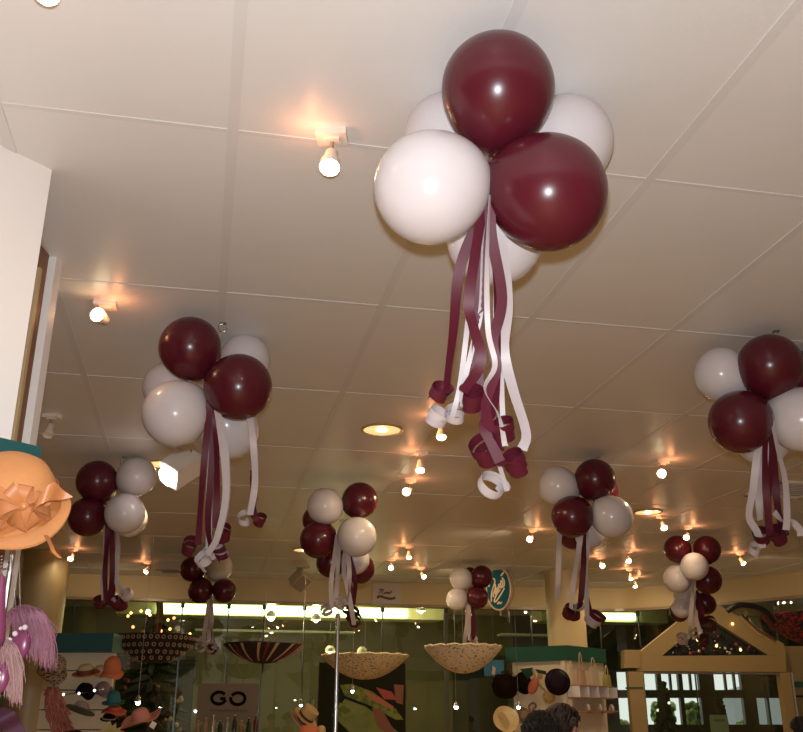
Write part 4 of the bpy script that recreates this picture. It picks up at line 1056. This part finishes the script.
# glowing bulbs added in place of lamp glints on the display
for i, (u, v, lb) in enumerate(((63.5, 694.5, 'tiny glowing glint at left of the coral boa top'), (79, 693.5, 'tiny glowing glint beside the dark hat in the left display'), (94.5, 690.5, 'tiny glowing glint below the orange cloche hat'))):
    c = P(u, v, dh - .22); o = thing('glint_bulb', lb, 'lamp', c, 'tiny glowing glints on the left display')
    MB().sphere(c, .012, 6).build('bulb', MATS['dim_white_glow'], o); MB().tube([c + V((0, .012, 0)), c + V((0, .3, .02))], .004).build('hanger_arm', M_steel, o)

# --- boater hats in the centre
bg = 'boater hats stacked in the centre'; PLANE[0] = None
M_boat = mat('boater_straw', (.56, .38, .15), .6, noise=.1, nscale=60); M_navy = mat('boater_band', (.05, .018, .02), .6)
bax = V((.62, -.25, .72))
r_, T_ = hat('straw boater with striped band, upper of the tilted pair by the pole', 306, 717, 7.6, bax, .112, .068, .085, M_boat, M_navy, flat=True, group=bg); 
r_, T_ = hat('straw boater brim under the upper tilted boater', 302.5, 721, 7.62, bax, .118, .052, .018, mat('boater_pink', (.50, .26, .16), .6), M_navy, flat=True, group=bg, bandh=.6); arm(r_, T_.translation, .3)
r_, T_ = hat('orange felt hat at bottom centre under the boaters', 309, 735, 7.3, V((0, -.1, 1)), .11, .085, .075, M_coral, group=bg); arm(r_, T_.translation, .3)
r_, T_ = hat('small straw hat beside the orange felt hat at bottom centre', 321, 734, 7.45, V((.1, -.3, 1)), .045, .036, .065, M_boat, M_navy, group=bg); arm(r_, T_.translation, .3)
hs = thing('hat_stand', 'steel stand with cross arms behind the boater hats', 'hat stand', V((T_.translation.x - .1, T_.translation.y + .30, 0)))
l_ = hs.location
MB().tube([l_ + V((0, 0, .02)), l_ + V((0, 0, 1.72))], .012).build('post', M_steel, hs); MB().lathe([(.2, 0), (.2, .02), (.02, .03)], Matrix.Translation(l_), 20).build('base', M_steel, hs)

# --- display shelf under the GO poster (bottles)
M_sh = mat('dark_shelf', (.05, .03, .018), .6)
c = P(228, 724, 10.3); sh = thing('display_table', 'dark display table of small bottles below the GO poster', 'table', V((c.x, c.y, 0)))
ztab = P(228, 732, 10.3).z
MB().box(V((c.x, c.y, ztab - .02)), (.75, .3, .04), ax=(A, B, Z1)).build('tabletop', M_sh, sh, False)
for sx_ in (-1, 1):
    for sy_ in (-1, 1): MB().box(V((c.x, c.y, (ztab - .04) / 2)) + A * (.34 * sx_) + B * (.12 * sy_), (.04, .04, ztab - .04), ax=(A, B, Z1)).build('leg', M_sh, sh, False)
bmats = [mat('amber_glass', (.40, .18, .05), .2), mat('pale_peach', (.42, .22, .12), .4), mat('clear_silver', (.50, .45, .38), .15, metal=.6), mat('dark_glass', (.03, .02, .02), .15), mat('wine_glass_red', (.16, .01, .015), .2)]
cols = ['amber', 'peach', 'silver', 'dark', 'red']
for i in range(9):
    p = V((c.x, c.y, ztab + .0005)) + A * (-.32 + i * .078) + B * R.uniform(-.05, .05); k = (1, 1, 2, 3, 2, 3, 0, 3, 4)[i]
    o = thing('bottle', ('%s bottle on the display table under the poster, %s' % (cols[k], ('at the left end', 'second from left end', 'third from left end', 'fourth from left end', 'in the middle', 'right of the middle', 'third from right end', 'next to the red one', 'at the right end'))[0:1][0] if False else '%s bottle below the GO poster, %s of the row' % (cols[k], ('left end', 'second', 'third', 'fourth', 'middle', 'sixth', 'third last', 'second last', 'right end')[i])), 'bottle', p, 'bottles below the GO poster')
    hgt = .12 + .03 * (i % 3)
    MB().lathe([(0, 0), (.024, 0), (.026, hgt * .6), (.010, hgt * .75), (.010, hgt * .92), (0, hgt * .92)], Matrix.Translation(p), 14).build('body', bmats[k], o)
    MB().lathe([(.013, hgt * .925), (.013, hgt), (0, hgt)], Matrix.Translation(p), 12).build('cap', M_steel, o)

# --- right rear display with header, hats and bags
cn, lf_, rg_ = P(567, 645.5, 9.7), P(505, 647.5, 10.1), P(605.5, 649.5, 10.3)
zt_ = (cn.z + lf_.z) / 2; zb_ = P(567, 660.5, 9.7).z
rd = thing('column_display', 'cream display wrapped round the right column with green header', 'display stand', V((cn.x, cn.y + .4, 0)))
def flat2(q): return V((q.x, q.y, 0))
def wing(p, q, z0, z1, th, m, nm, off=0):
    t = (flat2(q) - flat2(p)); l = t.length; t.normalize(); n = V((t.y, -t.x, 0))
    mid = (flat2(p) + flat2(q)) / 2 - n * (th / 2 + off); MB().box(mid + V((0, 0, (z0 + z1) / 2)), (l, th, z1 - z0), ax=(t, n, Z1)).build(nm, m, rd, False); return t, n
tl_, nl_ = wing(lf_, cn, zb_, zt_, .12, M_green, 'header_board'); tr_, nr_ = wing(cn, rg_, zb_, zt_, .12, M_green, 'header_board')
wing(lf_ + (cn - lf_) * .08, cn, .02, zb_, .05, M_slat, 'back_panel', .04); wing(cn, rg_, .02, zb_, .05, mat('display_grey_cream', (.78, .68, .50), .6), 'back_panel', .04)
M_shelf = mat('shelf_edge', (.40, .20, .10), .5)
for v in (685.5, 697.5, 712):
    z = P(588, v, 9.75).z; wing(cn.lerp(rg_, .03), cn.lerp(rg_, .92), z - .012, z, .14, M_shelf, 'shelf', -.10)
dn = [.02, .25, .5, .75, .98]
for k in dn:
    p = flat2(cn).lerp(flat2(rg_), k); za, zb2 = P(588, 685.5, 9.75).z - .012, P(588, 697.5, 9.75).z
    MB().box(p + nr_ * .04 + V((0, 0, (za + zb2) / 2)), (.008, .14, za - zb2), ax=(tr_, nr_, Z1)).build('divider', M_white, rd, False)
# hand bags on top shelf
zs = P(588, 685.5, 9.75).z + .001
def handbag(label, u, wpx, vtop, vloop, m, dk):
    p = flat2(cn).lerp(flat2(rg_), dk) + nr_ * .06; k = 9.9 / F; h_ = P(u, vtop, 9.9).z - zs; w_ = wpx * k
    o = thing('handbag', label, 'bag', V((p.x, p.y, zs)), 'bags on the right display shelf')
    MB().prism([(-w_ / 2, 0), (w_ / 2, 0), (w_ * .42, h_ * .6), (w_ * .3, h_), (-w_ * .3, h_), (-w_ * .45, h_ * .6)], .05, V((p.x, p.y, zs)) - nr_ * .025, tr_, Z1, nr_).build('body', m, o, False)
    lh = P(u, vloop, 9.9).z - zs - h_
    MB().tube([V((p.x, p.y, zs + h_ - .005)) + tr_ * (math.cos(a) * w_ * .28) + Z1 * (math.sin(a) * lh) for a in [PI * i / 12 for i in range(13)]], .006, 6).build('handle', mat('bag_handle', (.55, .42, .26), .6), o)
handbag('pink bag with tall loop handle, left of three on the right display shelf', 577, 11, 671, 653, mat('bag_pink', (.55, .34, .24), .6), .18)
handbag('white bag with loop handle, middle of three on the right display shelf', 589, 13, 667, 657, mat('bag_white', (.62, .52, .36), .6), .5)
handbag('yellow green bag at right end of the right display shelf', 601, 10, 674, 664, mat('bag_lime', (.36, .34, .10), .6), .84)
# sandals on third shelf
zs3 = P(588, 712, 9.75).z + .001
for i, (dk, nm) in enumerate(((.2, 'left'), (.5, 'middle'), (.82, 'right'))):
    p = flat2(cn).lerp(flat2(rg_), dk) + nr_ * .07; o = thing('sandal', 'pale sandal on the lower shelf of right display, %s one' % nm, 'shoe', V((p.x, p.y, zs3)), 'sandals on the right display')
    dd = (tr_ * .8 + nr_ * .5).normalized(); pe = V((-dd.y, dd.x, 0))
    MB().prism([(-.10, -.022), (-.06, -.03), (.06, -.034), (.10, -.02), (.11, 0), (.10, .02), (.06, .034), (-.06, .03), (-.10, .022)], .014, V((p.x, p.y, zs3)), dd, pe, Z1).build('sole', mat('sandal_sole', (.36, .16, .08), .6), o, False)
    MB().tube([V((p.x, p.y, zs3 + .014)) + dd * .03 + pe * (math.cos(a) * .034) + Z1 * (math.sin(a) * .05) for a in [PI * j / 10 for j in range(11)]], .014, 6).build('strap', mat('sandal_strap', (.58, .48, .36), .5), o)
rg2 = 'hats on the right display'; PLANE[:] = [flat2(cn) - nl_ * .04, nl_]
def rhat(*a_, **k_):
    r_, T_ = hat(*a_, group=rg2, **k_); arm(r_, T_.translation, .35); return r_, T_
r_, T_ = rhat('large dark brown fur hat at upper left of the right display', 505, 685, 9.75, V((-.1, -1, .25)), .135, .10, .09, M_fur, droop=.05, wav=.03)
fm = MB()
for i in range(500):
    a = R.uniform(0, 2 * PI); rr_ = R.uniform(.03, .14); c = T_ @ V((math.cos(a) * rr_, math.sin(a) * rr_, .075 - .55 * max(0, rr_ - .06)))
    fm.tube([c, c + V((R.uniform(-1, 1), -.6, R.uniform(-1, .6))).normalized() * .03], [.003, .0008], 4)
o = fm.build('fur', M_fur, r_); o['kind'] = 'stuff'
rhat('black hat squeezed between the fur hat and the green scarf', 524, 683, 9.85, V((.3, -1, .1)), .115, .08, .07, M_blackfelt, wav=.02)
rhat('round glossy black hat in middle of the right display', 558, 681.5, 9.45, V((.05, -1, .12)), .132, .105, .05, M_plum, droop=.02)
r_, T_ = rhat('tan straw hat facing out at lower left of the right display', 505.5, 720, 9.3, V((.15, -.85, .3)), .132, .078, -.06, mat('brown_straw_and_shade', (.20, .12, .05), .7, noise=.2), droop=-.03, wav=.008, base=M_straw2)  # crown interior coloured darker to paint in the shade of its hollow
MB().strip(cr([T_ @ V((-.07, .05, .02)), T_ @ V((-.02, .0, .05)), T_ @ V((.02, -.06, .03)), T_ @ V((.01, -.10, .02))], 6), [V((.018, 0, .014))] * 19, .002).build('bow', mat('tan_bow', (.52, .36, .15), .6), r_)
rhat('brown straw hat beside the tan straw hat', 524, 716, 9.5, V((.3, -1, .2)), .09, .06, .05, mat('brown_straw_and_shade', (.20, .12, .05), .7, noise=.2), wav=.02)
rhat('small tan straw hat below the round black hat', 549, 697, 9.6, V((-.1, -1, .3)), .07, .055, .05, M_straw2)
# scarf, coral bag
sf = thing('green_scarf', 'green triangular scarf above the coral bag on the right display', 'scarf', P(528, 668, 9.7))
for pts in ([P(520, 669, 9.7), P(533, 667.5, 9.68), P(534, 674, 9.68), P(528, 679, 9.7)], [P(535, 669, 9.72), P(546, 671, 9.74), P(547, 675, 9.74), P(538, 673, 9.72)]):
    MB().add(pts + [q + V((0, .012, 0)) for q in pts], [(0, 1, 2, 3), (7, 6, 5, 4), (0, 4, 5, 1), (1, 5, 6, 2), (2, 6, 7, 3), (3, 7, 4, 0)]).build('cloth', mat('scarf_green', (.01, .07, .03), .6), sf, False)
MB().tube([P(527, 669, 9.72), P(527, 668, 9.95)], .005).build('hanger_hook', M_steel, sf)
cb = thing('coral_bag', 'coral orange bag with tan strap beside the round black hat', 'bag', P(534, 672, 9.75))
MB().sphere(P(533.5, 686, 9.62), .085, 12, (.6, .4, 1.05), Quaternion((0, 1, 0), .45).to_matrix().to_4x4()).build('body', mat('coral_bag_cloth', (.48, .13, .06), .6, noise=.2), cb)
MB().sphere(P(541, 676, 9.83), .038, 10).build('ball', mat('peach_ball', (.55, .30, .14), .6), cb)
MB().tube(cr([P(533, 669, 9.66), P(536, 679, 9.64), P(541, 687, 9.64), P(545, 690, 9.66)], 5), .012).build('strap', mat('strap_tan', (.50, .33, .14), .5), cb)
MB().tube([P(534, 671, 9.7), P(534, 670, 9.95)], .005).build('hanger_hook', M_steel, cb)
rbx = thing('ribbon_curl', 'brown curled ribbon on the cream panel above the heads', 'ribbon', P(534, 706, 9.75))
MB().tube(cr([P(530, 711, 9.75), P(529, 706, 9.74), P(533, 703, 9.73), P(536, 706, 9.73), P(533, 710, 9.74), P(537, 713, 9.75)], 5), .010).build('band', mat('ribbon_brown', (.28, .14, .07), .6), rbx)
MB().tube([P(534, 703, 9.74), P(534, 702, 9.95)], .005).build('hanger_hook', M_steel, rbx)
# blue item behind cream parasol
bb = thing('blue_poster', 'blue poster behind right edge of the cream parasol', 'poster', P(494, 668, 12.0))
c = P(494, 668, 12.3); MB().box(c, (.27, .012, .2), ax=(A, B, Z1)).build('sheet', mat('poster_blue', (.02, .13, .24), .5), bb, False)
MB().tube([c + V((0, 0, .1)), V((c.x, c.y, CEIL))], .004).build('hanging_wire', M_black, bb)
MB().prism([(-.04, -.08), (.0, -.09), (.02, .0), (-.02, .03)], .004, c - B * .012, A, Z1, -B).build('pale_mark', M_creamst, bb, False)

# ------------------------------------------------------------------ people (heads just reach into the picture)
def skin_mesh(name, verts, edges, rads, m, parent, sub=2):
    me = bpy.data.meshes.new(name); me.from_pydata([tuple(v) for v in verts], edges, [])
    ob = bpy.data.objects.new(name + '_tmp', me); COL.objects.link(ob)
    ob.modifiers.new('skin', 'SKIN')
    for i, r_ in enumerate(rads):
        sv = me.skin_vertices[0].data[i]; sv.radius = r_ if isinstance(r_, tuple) else (r_, r_); sv.use_root = (i == 0)
    sb = ob.modifiers.new('sub', 'SUBSURF'); sb.levels = sub; sb.render_levels = sub
    dg = bpy.context.evaluated_depsgraph_get(); dg.update()
    m2 = bpy.data.meshes.new_from_object(ob.evaluated_get(dg)); m2.name = name
    bpy.data.objects.remove(ob, do_unlink=True)
    m2.materials.clear(); m2.materials.append(m)
    for p in m2.polygons: p.use_smooth = True
    o = bpy.data.objects.new(name, m2); COL.objects.link(o); o.parent = parent; return o
M_skin = mat('skin', (.50, .25, .17), .5, sss=.1)
def person(label, u, v, d, yaw, hairm, topm, legm, seed):
    tp_ = P(u, v, d); H = tp_.z; s = H / 1.72
    root = thing('person', label, 'person', V((tp_.x, tp_.y, 0)), 'shoppers at the bottom edge'); root.rotation_euler = (0, 0, yaw)
    vs, es, rs = [], [], []
    def add(p, r_, par=None):
        vs.append(V(p) * s); rs.append(tuple(k * s for k in r_) if isinstance(r_, tuple) else r_ * s)
        if par is not None: es.append((par, len(vs) - 1))
        return len(vs) - 1
    pel = add((0, 0, .95), (.13, .10)); sp1 = add((0, .0, 1.12), (.12, .09), pel); ch = add((0, 0, 1.32), (.15, .10), sp1)
    nb = add((0, .01, 1.45), (.06, .055), ch); nk = add((0, -.005, 1.52), (.05, .052), nb); hd1 = add((0, -.015, 1.60), (.066, .082), nk); hd2 = add((0, -.01, 1.66), (.064, .08), hd1)
    for sd in (-1, 1):
        shd = add((.17 * sd, .0, 1.40), .055, ch); el = add((.23 * sd, .02, 1.13), .043, shd); wr = add((.25 * sd, -.06, .90), .028, el)
        pm = add((.252 * sd, -.075, .84), (.036, .018), wr)
        for k, ln in enumerate((.070, .080, .076, .060)):
            f1 = add((.25 * sd, -.075 + (k - 1.5) * .019 - .02, .80), .009, pm); f2 = add((.245 * sd, -.082 + (k - 1.5) * .019 - .02, .80 - ln * .55), .0085, f1); add((.235 * sd, -.075 + (k - 1.5) * .019 - .02, .80 - ln), .008, f2)
        t1_ = add((.235 * sd, -.115, .85), .011, wr); add((.225 * sd, -.125, .81), .009, t1_)
        hp_ = add((.09 * sd, 0, .88), .085, pel); kn = add((.10 * sd, -.01, .50), .058, hp_); an = add((.105 * sd, .02, .09), .04, kn); add((.115 * sd, -.13, .035), (.035, .03), an)
    body = skin_mesh('body', vs, es, rs, M_skin, root)
    # face details joined into the body mesh
    bm = bmesh.new(); bm.from_mesh(body.data)
    fb = MB(); fb.sphere(V((0, -.108, 1.605)) * s, .014 * s, 8, (1, 1.1, 1.6))
    for sd in (-1, 1):
        fb.sphere(V((.032 * sd, -.092, 1.632)) * s, .011 * s, 8); fb.sphere(V((.078 * sd, .0, 1.615)) * s, .022 * s, 8, (.4, .8, 1.4))
    fb.sphere(V((0, -.094, 1.568)) * s, .02 * s, 8, (1.1, .5, .35))
    tmp = fb.mesh('tmp', M_skin); bm.from_mesh(tmp); bm.to_mesh(body.data); bm.free()
    for p in body.data.polygons: p.use_smooth = True
    # hair: cap over skull, locks combed back
    rr = random.Random(seed); hm = MB(); hc_ = V((0, .015, 1.635)) * s
    def hfn(q):
        return q
    n = 16; prof = []
    for i in range(n + 1):
        t = PI * .62 * i / n; prof.append((math.sin(t) * .092 * s, math.cos(t) * .098 * s))
    prof[0] = (0, prof[0][1])
    hm.lathe(prof, Matrix.Translation(hc_) @ Matrix.Rotation(-.35, 4, 'X') @ Matrix.Diagonal((.95, 1.12, .92, 1)), 32)
    for k in range(180):
        a = rr.uniform(0, 2 * PI); t = rr.uniform(.05, 1.55); b_ = hc_ + Matrix.Rotation(-.35, 3, 'X') @ V((math.sin(t) * math.cos(a) * .089 * s, math.sin(t) * math.sin(a) * .104 * s, math.cos(t) * .092 * s))
        o_ = (b_ - hc_).normalized(); tn = V((o_.x * .2, .6, -.8)); tn -= o_ * tn.dot(o_); tn.normalize()
        hm.tube([b_ - tn * .02, b_ + o_ * .008, b_ + tn * .03 + o_ * .002], [.003, .010, .002], 5)
    hm.build('hair', hairm, None).parent = root
    # clothing
    tv, te, tr2 = [], [], []
    def ad(p, r_, par=None):
        tv.append(V(p) * s); tr2.append(tuple(k * s for k in r_) if isinstance(r_, tuple) else r_ * s)
        if par is not None: te.append((par, len(tv) - 1))
        return len(tv) - 1
    a0 = ad((0, 0, .90), (.155, .125)); a1 = ad((0, 0, 1.12), (.14, .11), a0); a2 = ad((0, 0, 1.33), (.165, .118), a1); ad((0, .005, 1.45), (.075, .07), a2)
    for sd in (-1, 1):
        b0 = ad((.175 * sd, 0, 1.405), .068, a2); b1 = ad((.232 * sd, .02, 1.13), .056, b0); ad((.25 * sd, -.055, .93), .042, b1)
    skin_mesh('jumper', tv, te, tr2, topm, root)
    tv, te, tr2 = [], [], []
    a0 = ad((0, 0, .95), (.145, .115))
    for sd in (-1, 1):
        b0 = ad((.09 * sd, 0, .87), .10, a0); b1 = ad((.10 * sd, -.01, .50), .075, b0); ad((.105 * sd, .015, .11), .06, b1)
    skin_mesh('trousers', tv, te, tr2, legm, root)
    return root
M_hairb = mat('black_hair', (.006, .004, .003), .6, noise=.3, nscale=40); M_hairbr = mat('brown_hair', (.028, .011, .006), .6, noise=.4, nscale=40)
M_jump = mat('grey_knit', (.12, .11, .12), .8); M_jean = mat('dark_denim', (.02, .03, .06), .8); M_jump2 = mat('maroon_knit', (.12, .02, .03), .8)
person('person with black hair, back of head just showing at bottom edge', 540, 715, 4.35, PI + .1, M_hairb, M_jump, M_jean, 1)
person('person with brown hair, taller head at bottom edge under the round black hat', 562, 707.5, 4.9, PI - .9, M_hairbr, M_jump2, M_jean, 2)
person('person with dark hair at bottom right corner, only hair showing', 800, 719, 8.0, PI, M_hairb, M_jump, M_jean, 3)

# ------------------------------------------------------------------ light
fl_ = light('POINT', CAM + UP * .085 + FW * .02, 268, (.90, .935, 1), 'camera_flash', .022)
w = bpy.data.worlds.new('daylight'); SC.world = w; w.use_nodes = True
bg_ = w.node_tree.nodes['Background']; bg_.inputs['Color'].default_value = (1, .95, 1.1, 1); bg_.inputs['Strength'].default_value = 1.1
SC.view_settings.view_transform = 'Standard'; SC.view_settings.look = 'None'; SC.view_settings.exposure = 0; SC.view_settings.gamma = 1
SC.view_settings.use_curve_mapping = False
SC.cycles.use_denoising = True
SC.cycles.max_bounces = 8
SC.cycles.transparent_max_bounces = 16
SC.cycles.sample_clamp_indirect = 6
bpy.context.view_layer.update()
